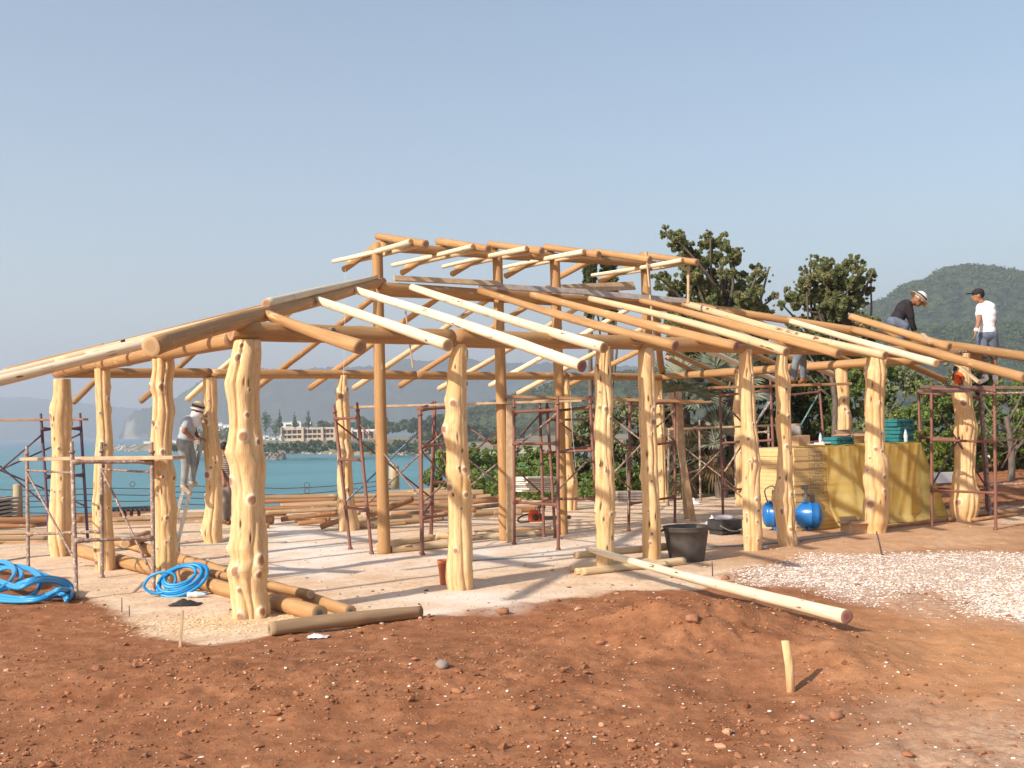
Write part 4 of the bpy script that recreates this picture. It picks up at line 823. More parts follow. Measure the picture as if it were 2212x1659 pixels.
HS=[[(-60,1222,.05),(10,1228,.14),(50,1232,.18),(100,1252,.15),(140,1268,.08),(152,1285,.03),(145,1296,.02),(135,1290,.05)],
[(-60,1240,.03),(0,1262,.1),(40,1275,.16),(80,1262,.2),(120,1262,.16),(148,1275,.07),(153,1292,.02)],
[(-80,1285,.02),(-20,1290,.02),(40,1298,.02),(95,1292,.04),(125,1280,.12),(148,1282,.06),(150,1297,.02)],
[(20,1275,.1),(60,1262,.2),(100,1256,.2),(140,1262,.12),(158,1280,.03)],[(-60,1262,.05),(-10,1240,.12),(20,1232,.18),(45,1245,.18),(30,1268,.1),(-20,1282,.04),(-70,1275,.03)],
[(-80,1250,.02),(-40,1230,.1),(5,1220,.2),(30,1240,.2),(10,1270,.12),(-40,1290,.03)],[(65,1238,.15),(85,1255,.2),(80,1280,.06),(60,1296,.02)],[(-50,1295,.02),(20,1302,.02),(80,1300,.03),(130,1288,.05),(143,1301,.02)]]
for k,h in enumerate(HS):
    mb=MB(); 
    if k==0: allh=MB()
    P=[];
    for a,b,z in h:
        q=on(a,b+z*60); q=on(a,b+z*F/q[1]); q=q+np.array([0,0,z]); P.append(q)
    for o_ in (0,.040): allh.tube([p+np.array([0,o_,o_*.4+.012]) for p in cat_(P)],.020,8)
tag(allh.build('hose_heap',MHO2,None,True),'tangled heap of long blue hoses lying at the left edge','hose')
# white cable on the ground at left
string([on(a,b)+np.array([0,0,.012]) for a,b in [(-40,1222),(60,1205),(140,1198),(210,1189),(320,1182),(450,1178),(620,1172)]],'grey hose stretched over the ground behind the left scaffold',.012,simple('grey hose',(.34,.36,.38)),'hose','hose',None)
string([on(a,b)+np.array([0,0,.012]) for a,b in cat_([np.array(q,float) for q in [(1010,1213),(1150,1205),(1300,1195),(1420,1186),(1600,1180),(1700,1172),(1790,1160),(1835,1156)]],m=4)],'grey blue cable running over the ground along the front posts',.012,simple('grey blue cable',(.26,.32,.36)),'cable','cable',None)
# compressor
MBL=mat_hose('blue enamel',(.012,.16,.48)); MBL.node_tree.nodes['Principled BSDF'].inputs['Roughness'].default_value=.25
MCH=simple('cast grey metal',(.22,.20,.19),(.10,.09,.09),20,.45,metal=.5)
c=on(1712,1150); c=c+np.array([0,.35,0]); s=c[1]/F; t=thing('compressor',tuple(c),'blue air compressor tank with black motor standing behind the sixth post','compressor')
R_=27.5*s; A=at(1646,1111,c[1]); B=at(1776,1113,c[1]-.15); ax_=(B-A)/np.linalg.norm(B-A); L_=np.linalg.norm(B-A); sd=np.cross(ax_,ZHAT); sd/=np.linalg.norm(sd); up_=np.cross(sd,ax_)
mb=MB(); pr=[(.003,0)]+[(R_*math.sin(a),R_*.42*(1-math.cos(a))) for a in np.linspace(.2,math.pi/2,7)]; pr2=pr+[(R_,.17),(R_*1.012,.172),(R_*1.012,.185),(R_,.187)]; pr2=pr2+[(R_,L_-.187),(R_*1.012,L_-.185),(R_*1.012,L_-.172),(R_,L_-.17)]+[(r,L_-z) for r,z in pr[::-1]]
mb.lathe(A,pr2,36,0,(sd,up_,ax_)); mb.build('tank',MBL,t,True)
mb=MB(); mb.box(A+ax_*L_*.42+up_*(R_+.01),(.62*L_,.2,.02),(ax_,sd,up_)); mb.build('mounting_plate',MBL,t)
mb=MB(); mb.lathe(A+ax_*L_*.30+up_*(R_+.10)-sd*0,[(.02,-.12),(.085,-.12),(.09,-.1),(.09,.09),(.07,.12),(.02,.13)],20,0,(sd,up_,ax_)); mb.build('motor',MDK,t,True)
mb=MB(); mb.box(A+ax_*L_*.66+up_*(R_+.12),(.16,.14,.2),(ax_,sd,up_),bev=.01)
for k in range(6): mb.box(A+ax_*L_*.66+up_*(R_+.2+k*.014),(.2,.17,.006),(ax_,sd,up_))
mb.build('pump',MCH,t)
mb=MB(); mb.lathe(A+ax_*L_*.52+up_*(R_+.14)-sd*.13,[(.01,-.01),(.125,-.012),(.13,0),(.125,.012),(.01,.01)],24,0,(ax_,up_,sd)); mb.build('flywheel',MCH,t,True)
mb=MB(); mb.tube(cat_([A+ax_*L_*.1+up_*(R_*.9),A+ax_*L_*.05+up_*(R_+.18),A+ax_*L_*.2+up_*(R_+.24),A+ax_*L_*.24+up_*R_]),.012,8); mb.build('handle',MCH,t,True)
mb=MB(); mb.tube(cat_([A+ax_*L_*.6+up_*(R_+.15),A+ax_*L_*.75+up_*(R_+.13),A+ax_*L_*.86+up_*(R_+.02)]),.008,8); mb.build('pipe',MCH,t,True)
mb=MB(); mb.box(A+ax_*L_*.84+up_*(R_+.06),(.06,.06,.12),(ax_,sd,up_),bev=.006); mb.build('pressure_switch',MDK,t)
for q in (.22,.78):
    mb=MB(); mb.box(A+ax_*L_*q-up_*(R_+.05),(.05,.22,.14),(ax_,sd,up_),bev=.005); mb.build('bracket',MBL,t)
for sg in (-1,1):
    mb=MB(); mb.lathe(A+ax_*L_*.72-up_*(R_+.075)+sd*sg*.15,[(.01,-.02),(.06,-.022),(.078,-.012),(.078,.012),(.06,.022),(.01,.02)],24,0,(ax_,up_,sd)); mb.build('wheel',MDK,t,True)
mb=MB(); mb.tube(cat_([B+up_*.1+ax_*-.05-sd*.1,B-up_*.02+ax_*.03,B-up_*(R_+.02)-ax_*.1,B-up_*(R_+.12)-ax_*.35]),.007,6); mb.build('air_hose',simple('pale air hose',(.35,.5,.6)),t,True)

mb=MB(); a=at(273,755,12.6); b=at(265,735,12.6); mb.tube([a,a+(b-a)*.8,a+(b-a)*.82,b],[.016,.016,.026,.028],12); tag(mb.build('rubber_plug',MDK),'small black plug sticking up on the left eave above the second left post','plug')
# ------------------------------------------------------------- stack of insulation boards under yellow film
P0=np.array([4.42,17.45,gz(4.4,17.4)]); P1=np.array([6.85,18.75,gz(6.8,18.7)]); sa=(P1-P0)*np.array([1,1,0]); SL=np.linalg.norm(sa); sa/=SL; sb=np.array([-sa[1],sa[0],0]); SH=1.30
def SP(a,b,z): return P0+sa*a+sb*b+np.array([0,0,z])
stk=thing('board_stack',tuple(SP(SL/2,.6,0)),'tall stack of yellow building boards between the sixth and seventh front posts','boards')
MBD=simple('yellow building board',(.72,.50,.24),(.62,.43,.20),5,.8); MBG=simple('board gap shadow',(.25,.16,.08))
r=np.random.RandomState(8)
for k in range(20):
    o1,o2=r.uniform(-.012,.012,2); h=SH/20; mb=MB(); mb.box(SP(SL/2+o1,.62+o2,h*(k+.5)),(SL,1.2,h*.985),(sa,sb,ZHAT),bev=.004); mb.build('board',MBD,stk)
MPR=simple('faded print',(.22,.20,.12),(.3,.26,.16),30,.9); mb=MB()
for col in range(6):
    for row in range(15):
        if r.rand()<.93: 
            x0=.30+col*.052+(.012 if row>7 else 0); z0=SH-.06-row*.047; mb.box(SP(x0,.001-.012,z0),(.026,.004,.009),(sa,sb,ZHAT)); mb.box(SP(x0+.008,.001-.012,z0-.014),(.030,.004,.008),(sa,sb,ZHAT)); mb.box(SP(x0-.01,.001-.012,z0-.006),(.008,.004,.024),(sa,sb,ZHAT))
mb.build('printed_marks',MPR,stk)
mt,t,p=nodes('yellow plastic film'); p.inputs['Base Color'].default_value=(.80,.66,.14,1); p.inputs['Roughness'].default_value=.3
fn=noise(t,5,3,.5); t.links.new(mix(t,ramp(t,fn,.35,.65),(.82,.71,.34),(.88,.80,.46)),p.inputs['Base Color'])
tr=t.nodes.new('ShaderNodeBsdfTransparent'); tr.inputs[0].default_value=(.98,.90,.55,1); tl=t.nodes.new('ShaderNodeBsdfTranslucent'); tl.inputs[0].default_value=(.85,.75,.30,1)
m1=t.nodes.new('ShaderNodeMixShader'); m1.inputs[0].default_value=.35; m2=t.nodes.new('ShaderNodeMixShader'); pass; 
mq=t.nodes.new('ShaderNodeMapRange'); mq.inputs[3].default_value=.74; mq.inputs[4].default_value=.58; t.links.new(fn,mq.inputs[0]); t.links.new(mq.outputs[0],m2.inputs[0])
t.links.new(p.outputs[0],m1.inputs[1]); t.links.new(tl.outputs[0],m1.inputs[2]); t.links.new(m1.outputs[0],m2.inputs[1]); t.links.new(tr.outputs[0],m2.inputs[2]); t.links.new(m2.outputs[0],t.nodes['Material Output'].inputs[0])
bump(t,p,noise(t,4,3,.5),.25,.03); MFI=mt
na,nz_=110,46; V=[]
for j in range(nz_):
    q=j/(nz_-1)      # 0 top edge .. 1 ground
    for i in range(na):
        a=i/(na-1); x=.62+(SL+.02-.62)*a
        fold=.05*q*math.sin(a*16+1.5*q)+.03*q*math.sin(a*37+2)+.012*math.sin(a*60+q*9)
        tent=math.exp(-((a-.22)/.075)**2)*.50*q**1.3+math.exp(-((a-.13)/.05)**2)*.16*q
        spread=math.exp(-((a-.05)/.08)**2)*.35*max(0,q-.75)*4
        foot=.10*max(0,(q-.92)/.08)
        z=SH*(1-q)+.012+.02*math.sin(a*40+q*7)*q*(1-q)
        x2=x+.10*q*math.exp(-((a-.2)/.1)**2)-.35*spread
        V.append(SP(x2,-.035-max(0,fold)-tent-spread-foot,z if q<.999 else .02))
i=(np.arange(nz_-1)[:,None]*na+np.arange(na-1)[None,:]).ravel(); FC=np.stack([i,i+1,i+na+1,i+na],1).tolist(); n0=len(V)
ns=34  # the part hanging over the right end, flaring out to the ground
for j in range(nz_):
    q=j/(nz_-1)
    for i in range(ns):
        b=i/(ns-1); V.append(SP(SL+.03+q*(.50+.05*math.sin(b*9))+.03*q*math.sin(b*14),-.035-.10*q*(1-b)+1.2*b,SH*(1-q)+.012))
i=(n0+np.arange(nz_-1)[:,None]*ns+np.arange(ns-1)[None,:]).ravel(); FC+=np.stack([i,i+1,i+ns+1,i+ns],1).tolist()
for j in range(nz_-1): FC.append((j*na+na-1,n0+j*ns,n0+(j+1)*ns,(j+1)*na+na-1))
n1=len(V)
for j in range(8):
    for i in range(na): a=i/(na-1); V.append(SP(.62+(SL-.59)*a,-.035+j/7*.9,SH+.02+.012*math.sin(a*30+j)))
i=(n1+np.arange(7)[:,None]*na+np.arange(na-1)[None,:]).ravel(); FC+=np.stack([i,i+na,i+na+1,i+1],1).tolist()
fo=build('film_cover',V,FC,MFI,None); md=fo.modifiers.new('t','SOLIDIFY'); md.thickness=.003; tag(fo,'translucent yellow plastic film draped over the stack of boards and spread at its foot','plastic cover')
MCB=simple('cardboard',(.50,.32,.19),(.42,.26,.15),12,.85); MCP=simple('white paper',(.78,.76,.74),(.62,.58,.58),15,.8); MTE=simple('teal tool case plastic',(.03,.20,.22),(.02,.14,.16),14,.5); MTD=simple('dark teal latch',(.01,.06,.07))
def topz(px,py,b=.25):
    lo,hi=-.6,SL+.6
    for _ in range(40):
        m_=(lo+hi)/2; v=SP(m_,b,SH+.03)-O; x=1106+F*(v@CR)/(v@FW); lo,hi=(m_,hi) if x<px else (lo,m_)
    return SP(lo,b,SH+.03)
def cbox(name,c,w,d,h,ang,mat,label,cat,open_=True,group=None,flap=.6):
    X=np.array([math.cos(ang),math.sin(ang),0]); Y=np.array([-math.sin(ang),math.cos(ang),0]); T=thing(name,tuple(c),label,cat,group); mb=MB(); th=.006
    mb.box(c+ZHAT*th,(w,d,th),(X,Y,ZHAT)); 
    for s in (-1,1): mb.box(c+X*s*(w/2-th/2)+ZHAT*h/2,(th,d-.002,h),(X,Y,ZHAT)); mb.box(c+Y*s*(d/2)+ZHAT*h/2,(w,th,h),(X,Y,ZHAT))
    if not open_: mb.box(c+ZHAT*h,(w,d,th),(X,Y,ZHAT))
    mb.build('body',mat,T)
    if open_:
        for (e,s,l,an) in ((Y,-1,w,-.5),(Y,1,w,.9),(X,1,d,.3),(X,-1,d,-.2)):
            o_=X if e is Y else Y; dn=e*s*math.cos(an)+ZHAT*math.sin(an); hw=(d if e is Y else w)*flap/2
            mb=MB(); base=c+e*s*((d if e is Y else w)/2)+ZHAT*h; mb.box(base+dn*hw/2,(l*.97,hw,th*.7),(o_,dn,np.cross(o_,dn))); mb.build('flap',mat,T)
    return T
c=on(1846,1152); cbox('cardboard_box',c,.33,.24,.19,.35,MCB,'open cardboard box on the ground in front of the yellow film','box')
c=topz(1729,968,.3); T=thing('cardboard_box',tuple(c),'pale box with a raised grey lid on the left end of the board stack','box'); mb=MB(); mb.box(c+ZHAT*.085,(.25,.2,.17),(sa,sb,ZHAT),bev=.008); mb.build('body',MCB,T)
mb=MB(); P=[c+sa*(-.12+.26*u)+sb*(.10+.03*math.sin(u*3))+ZHAT*(.17+.0*u) for u in np.linspace(0,1,9)]; Q=[q+ZHAT*(.17-.02*abs(i-3)/5)+sb*.05+sa*.02 for i,q in enumerate(P)]; mb.add(P+Q,[(i,i+1,10+i,9+i) for i in range(8)]); o=mb.build('lid',simple('grey card lid',(.45,.40,.38)),T,True); md=o.modifiers.new('t','SOLIDIFY'); md.thickness=.006
cbox('cardboard_box',topz(1841,958,.75),.42,.3,.16,YAW,MCB,'open cardboard box with spread flaps on top of the board stack behind the teal case','box')
for k,(px,py,w,d,a) in enumerate([(1758,967,.3,.18,.1),(1780,966,.25,.2,.6),(1800,968,.35,.12,.2)]):
    mb=MB(); c=topz(px,py,.2+.08*k); X=np.array([math.cos(a),math.sin(a),0]); Y=np.array([-math.sin(a),math.cos(a),0]); mb.box(c+ZHAT*(.02+.012*k),(w,d,.02),(X,Y,ZHAT*1.0),bev=.003)
    tag(mb.build('paper_pile',MCP),['white papers beside the wicker like box on the board stack','crumpled white papers in the middle of the board stack','white papers in front of the teal case on the board stack'][k],'papers','papers on the board stack')
def bottle(c,s,label,mat=None):
    T=thing('bottle',tuple(c),label,'bottle','plastic water bottles'); mb=MB(); mb.lathe(c,[(.004*s,0),(.03*s,.002),(.033*s,.02*s),(.030*s,.05*s),(.033*s,.09*s),(.031*s,.13*s),(.024*s,.17*s),(.012*s,.20*s),(.012*s,.215*s)],16); mb.build('body',MBO,T,True)
    mb=MB(); mb.lathe(c+ZHAT*.212*s,[(.014*s,0),(.014*s,.016*s),(.002,.017*s)],12); mb.build('cap',MBL,T,True); mb=MB(); mb.lathe(c+ZHAT*.07*s,[(.0335*s,0),(.0335*s,.05*s)],16,cap=False); mb.build('label_band',MCP,T,True); return T
MBO=simple('clear blue plastic',(.50,.60,.68),(.40,.52,.62),10,.2)
bottle(topz(1773,962,.6),.9,'small bottle with blue cap among the papers on the board stack'); bottle(topz(1957,962,.06),1.0,'water bottle standing in front of the teal tool cases')
T=bottle(np.zeros(3),1.0,'clear plastic bottle lying on the ground by the blue hose coil'); cb=on(425,1291); T.location=tuple(cb+np.array([-.1,0,.033])); T.rotation_euler=(0,math.radians(88),math.radians(-8))
def tcase(c,w,d,h,ang,label):
    X=np.array([math.cos(ang),math.sin(ang),0]); Y=np.array([-math.sin(ang),math.cos(ang),0]); T=thing('tool_case',tuple(c),label,'tool case','teal tool cases')
    mb=MB(); mb.box(c+ZHAT*h*.26,(w,d,h*.5),(X,Y,ZHAT),bev=.012); mb.build('base',MTE,T); mb=MB(); mb.box(c+ZHAT*h*.76,(w,d,h*.47),(X,Y,ZHAT),bev=.012); mb.build('lid',MTE,T)
    for s in (-.3,.3): mb=MB(); mb.box(c+X*w*s-Y*(d/2+.006)+ZHAT*h*.55,(.05,.016,h*.35),(X,Y,ZHAT),bev=.003); mb.build('latch',MTD,T)
    mb=MB(); q=c-Y*(d/2)+ZHAT*h*.35; mb.tube([q-X*.07,q-X*.07-Y*.03,q+X*.07-Y*.03,q+X*.07],.009,8); mb.build('handle',MTD,T)
tcase(topz(1812,966,.22),.42,.3,.125,YAW-.1,'teal tool case lying flat in the middle of the board stack')
c=topz(1939,962,.34)
for k,lb in enumerate(['bottom teal tool case of the stack of three','middle teal tool case of the stack of three','topmost teal tool case of the stack of three']): tcase(c+ZHAT*(.132*k)+sa*[0,.02,-.01][k],.46,.36,.125,YAW+[0,.05,-.04][k],lb)
# chainsaws
def chainsaw(c,X,Zv,s,label):
    Yv=np.cross(Zv,X); T=thing('chainsaw',tuple(c),label,'chainsaw','orange chainsaws'); f=lambda a,b,d=0:c+(X*a+Zv*b+Yv*d)*s
    mo=simple('orange plastic',(.75,.11,.02),(.6,.08,.015),12,.4) if 'MORA' not in globals() else MORA; globals()['MORA']=mo
    mb=MB(); mb.box(f(.0,.10),(.27*s,.16*s,.15*s),(X,Yv,Zv),bev=.03*s); mb.box(f(-.04,.2),(.17*s,.13*s,.10*s),(X,Yv,Zv),bev=.03*s); mb.build('body',mo,T)
    mb=MB(); mb.tube(cat_([f(.08,.05,-.09),f(.06,.25,-.08),f(.10,.33,0),f(.06,.25,.08),f(.08,.05,.09)]),.013*s,8); mb.build('front_handle',MDK,T,True)
    mb=MB(); mb.tube(cat_([f(-.13,.17),f(-.25,.14),f(-.33,.08),f(-.30,.03),f(-.12,.03)]),.016*s,8); mb.build('rear_handle',MDK,T,True)
    mb=MB(); mb.box(f(.15,.28),(.02*s,.16*s,.1*s),(X,Yv,Zv),bev=.004); mb.build('hand_guard',MDK,T)
    mb=MB(); mb.box(f(.38,.08,.03),(.50*s,.006*s,.075*s),(X,Yv,Zv)); mb.lathe(f(.63,.08,.03)-Yv*.003*s,[(.002,0),(.0375*s,0),(.0375*s,.006*s),(.002,.006*s)],20,0,(X,Zv,Yv)); mb.build('guide_bar',MCH,T)
    mb=MB(); mb.lathe(f(-.02,.11,-.085),[(.002,-.012),(.055*s,-.01),(.06*s,.0)],20,0,(X,Zv,Yv)); mb.build('starter_cover',MDK,T,True)
c=on(1158,1140); chainsaw(c+ZHAT*.08,np.array([.985,.17,0]),ZHAT,.95,'orange chainsaw lying on a pale log in the middle of the floor')
c=at(2069,829,18.3); chainsaw(c,np.array([.12,.93,.35])/np.linalg.norm([.12,.93,.35]),np.array([0,-.352,.936]),.8,'orange chainsaw leaning at the top of the right corner post')
# black battery box, rag, scraps
c=on(1566,1154); T=thing('generator',tuple(c),'low black machine with a silver top beside the black tub','machine'); X=np.array([math.cos(.5),math.sin(.5),0]); Y=np.array([-math.sin(.5),math.cos(.5),0])
mb=MB(); mb.box(c+ZHAT*.16,(.42,.36,.16),(X,Y,ZHAT),bev=.015); mb.build('body',MDK,T); mb=MB(); mb.box(c+ZHAT*.045,(.38,.32,.05),(X,Y,ZHAT),bev=.01)
for sx in (-1,1): mb.box(c+X*sx*.16+ZHAT*.02,(.05,.3,.04),(X,Y,ZHAT))
mb.build('base',MDK,T); mb=MB(); mb.lathe(c+ZHAT*.24,[(.16,0),(.15,.03),(.10,.055),(.01,.06)],24); mb.build('silver_top',simple('silver painted metal',(.6,.6,.62),(.4,.4,.42),10,.35),T,True)
mb=MB(); mb.tube(cat_([c+X*-.25+ZHAT*.16-Y*.2,c-X*.1-Y*.26+ZHAT*.08,c+X*.12-Y*.26+ZHAT*.08,c+X*.28-Y*.15+ZHAT*.17]),.008,6); mb.build('cable',simple('grey cable',(.3,.29,.28)),T,True)
def rag(px,py,s,mat,label,seed,h=.5,cat='cloth',name='rag',group=None):
    c=on(px,py); r=np.random.RandomState(seed); n=13; V=[]
    for j in range(n):
        for i in range(n):
            u,v=i/(n-1)-.5,j/(n-1)-.5; e=max(0,1-2.1*math.hypot(u,v)); V.append(c+np.array([u*s*(1+.2*r.rand()),v*s*.7,.006+e*s*h*(.4+.6*r.rand())+.01*r.rand()]))
    i=(np.arange(n-1)[:,None]*n+np.arange(n-1)[None,:]).ravel(); o=build(name,V,np.stack([i,i+1,i+n+1,i+n],1),mat); return tag(o,label,cat,group)
rag(1538,1136,.30,MCP,'white crumpled rag on the ground behind the black tub',1,.6); rag(686,1378,.16,MCP,'crumpled clear plastic wrapper in front of the grey brown log',2,.3,'wrapper','wrapper'); rag(400,1307,.3,MDK,'black plastic scrap on the ground below the hose coil',3,.25,'plastic','plastic_scrap'); rag(1496,1090,.35,MCP,'white crumpled sack by the foot of the rough trestle',5,.5,'sack','sack'); rag(1652,1185,.07,MCP,'small white paper ball at the foot of the fifth post',4,.8,'paper ball','paper_ball')
# white board, stones and tree stump on the soil bank at the right
mb=MB(); a=at(1985,1034,22.3); b=at(2058,1031,22.9); t_=(b-a)/np.linalg.norm(b-a); mb.box((a+b)/2+np.array([0,0,0]),(np.linalg.norm(b-a)+.2,.03,.22),(t_,np.cross(ZHAT,t_),ZHAT),bev=.003); tag(mb.build('white_board',simple('white coated board',(.86,.85,.84),(.82,.81,.80))),'long white board standing on edge between the yellow film and the corner post','board')
# ------------------------------------------------------------- ladder
MAL=simple('dull aluminium',(.55,.54,.52),(.40,.38,.36),12,.4,metal=.6)
la,lb=on(383,1175),at(441,938,18.15); ra_,rb_=on(366,1171),at(430,936,18.4); T=thing('ladder',tuple(la),'aluminium ladder leaning against the post behind the left corner','ladder')
for a,b in ((la,lb),(ra_,rb_)):
    mb=MB(); d=(b-a)/np.linalg.norm(b-a); s=np.cross(d,np.array([0,1.,0])); s/=np.linalg.norm(s); mb.box((a+b)/2,(np.linalg.norm(b-a),.06,.025),(d,s,np.cross(d,s)),bev=.004); mb.build('rail',MAL,T)
for k in range(8): f=.08+k*.118; mb=MB(); mb.tube([la+(lb-la)*f,ra_+(rb_-ra_)*f],.014,8); mb.build('rung',MAL,T,True)
# ------------------------------------------------------------- people
def ell(c,ax,seg=20,rings=12):
    V=[];Fs=[]; X,Y,Z=ax
    for i in range(rings+1):
        a=math.pi*i/rings
        for j in range(seg): b=2*math.pi*j/seg; V.append(c+X*math.sin(a)*math.cos(b)+Y*math.sin(a)*math.sin(b)+Z*math.cos(a))
    for i in range(rings):
        for j in range(seg): j2=(j+1)%seg; Fs.append((i*seg+j,(i+1)*seg+j,(i+1)*seg+j2,i*seg+j2))
    return V,Fs
def cap(mb,a,b,ra,rb,n=7):
    a=np.asarray(a,float);b=np.asarray(b,float); d=b-a; L_=np.linalg.norm(d)+1e-9; d/=L_; P=[];R=[]
    for k in range(n): th=math.pi/2*k/n; P.append(a-d*ra*math.cos(th)); R.append(max(ra*math.sin(th),.001))
    for k in range(5): P.append(a+d*L_*k/4); R.append(ra+(rb-ra)*k/4)
    for k in range(n): th=math.pi/2*(k+1)/n; P.append(b+d*rb*math.sin(th)); R.append(max(rb*math.cos(th),.001))
    mb.tube(P,R,16)
def remesh(name,mb,mat,parent,vox=.012,sm=4):
    V=np.concatenate(mb.V); me=bpy.data.meshes.new('tmp'); me.from_pydata([tuple(v) for v in V],[],mb.F); o=bpy.data.objects.new('tmp',me); COL.objects.link(o)
    md=o.modifiers.new('r','REMESH'); md.mode='VOXEL'; md.voxel_size=vox; md.use_smooth_shade=True
    ms=o.modifiers.new('s','SMOOTH'); ms.iterations=sm; ms.factor=.5
    dg=bpy.context.evaluated_depsgraph_get(); m2=bpy.data.meshes.new_from_object(o.evaluated_get(dg)); bpy.data.objects.remove(o)
    vv=np.empty(len(m2.vertices)*3); m2.vertices.foreach_get('co',vv); vv=vv.reshape(-1,3); Fs=[tuple(p.vertices) for p in m2.polygons]
    return build(name,vv,Fs,mat,parent)
MSK=simple('sunburnt skin',(.30,.13,.07),(.25,.10,.055),20,.6); MSK2=simple('tanned skin',(.36,.18,.11),(.30,.14,.08),20,.6)
def torso(mb,S,Hp,hw,lat,r1,r2,infl=0,upto=1.1):
    """S mid shoulders, Hp mid hips, lat = across the body, r1 shoulder half width, r2 hip half width"""
    d=Hp-S; L_=np.linalg.norm(d); d/=L_; dep=np.cross(d,lat); dep/=np.linalg.norm(dep)
    for f,w,t in ((.06,r1*.92,.095),(.22,r1*1.0,.118),(.40,r1*.93,.115),(.60,r2*.98,.105),(.80,r2*1.05,.11),(1.0,r2*1.08,.12)):
        if f>upto: continue
        V,Fs=ell(S+d*L_*f,(lat*(w+infl),dep*(t+infl),d*(L_*.19+.03+infl))); mb.add(V,Fs)
def hand(mb,w,dirn,pal,s=1,curl=.5):
    """palm, five separate bent fingers and a side thumb"""
    dirn=dirn/np.linalg.norm(dirn); side=np.cross(dirn,pal); side/=np.linalg.norm(side); pal=np.cross(side,dirn); c=w+dirn*.045*s
    V,Fs=ell(c,(side*.038*s,pal*.015*s,dirn*.05*s),12,8); mb.add(V,Fs)
    for k,l in enumerate((.066,.078,.074,.058)):
        b=w+dirn*.085*s+side*(-.03+.02*k)*s; d1=dirn*math.cos(curl*.6)-pal*math.sin(curl*.6); d2=dirn*math.cos(curl*1.6)-pal*math.sin(curl*1.6)
        m_=b+d1*l*.5*s; cap(mb,b,m_,.0092*s,.0085*s,3); cap(mb,m_,m_+d2*l*.5*s,.0085*s,.007*s,3)
    b=w+dirn*.03*s-side*.032*s; m_=b+(dirn*.6-side*.7-pal*.2)*.035*s; cap(mb,b,m_,.011*s,.0095*s,3); cap(mb,m_,m_+(dirn*.9-side*.2-pal*.3)*.03*s,.0095*s,.008*s,3)
def head(mb,c,face,upv,s=1):
    upv=upv/np.linalg.norm(upv); face=face-upv*(face@upv); face/=np.linalg.norm(face); sd=np.cross(face,upv)
    V,Fs=ell(c+upv*.02*s,(sd*.075*s,face*.093*s,upv*.105*s)); mb.add(V,Fs)
    V,Fs=ell(c+face*.035*s-upv*.055*s,(sd*.052*s,face*.055*s,upv*.06*s)); mb.add(V,Fs)
    cap(mb,c+face*.088*s+upv*.012*s,c+face*.108*s-upv*.02*s,.010*s,.016*s,4)
    cap(mb,c+face*.084*s-upv*.058*s-sd*.016*s,c+face*.084*s-upv*.058*s+sd*.016*s,.009*s,.009*s,3)
    for k in (-1,1): V,Fs=ell(c+sd*k*.078*s-upv*.005*s,(sd*.010*s,face*.020*s,upv*.030*s),10,6); mb.add(V,Fs)
    return face,upv,sd
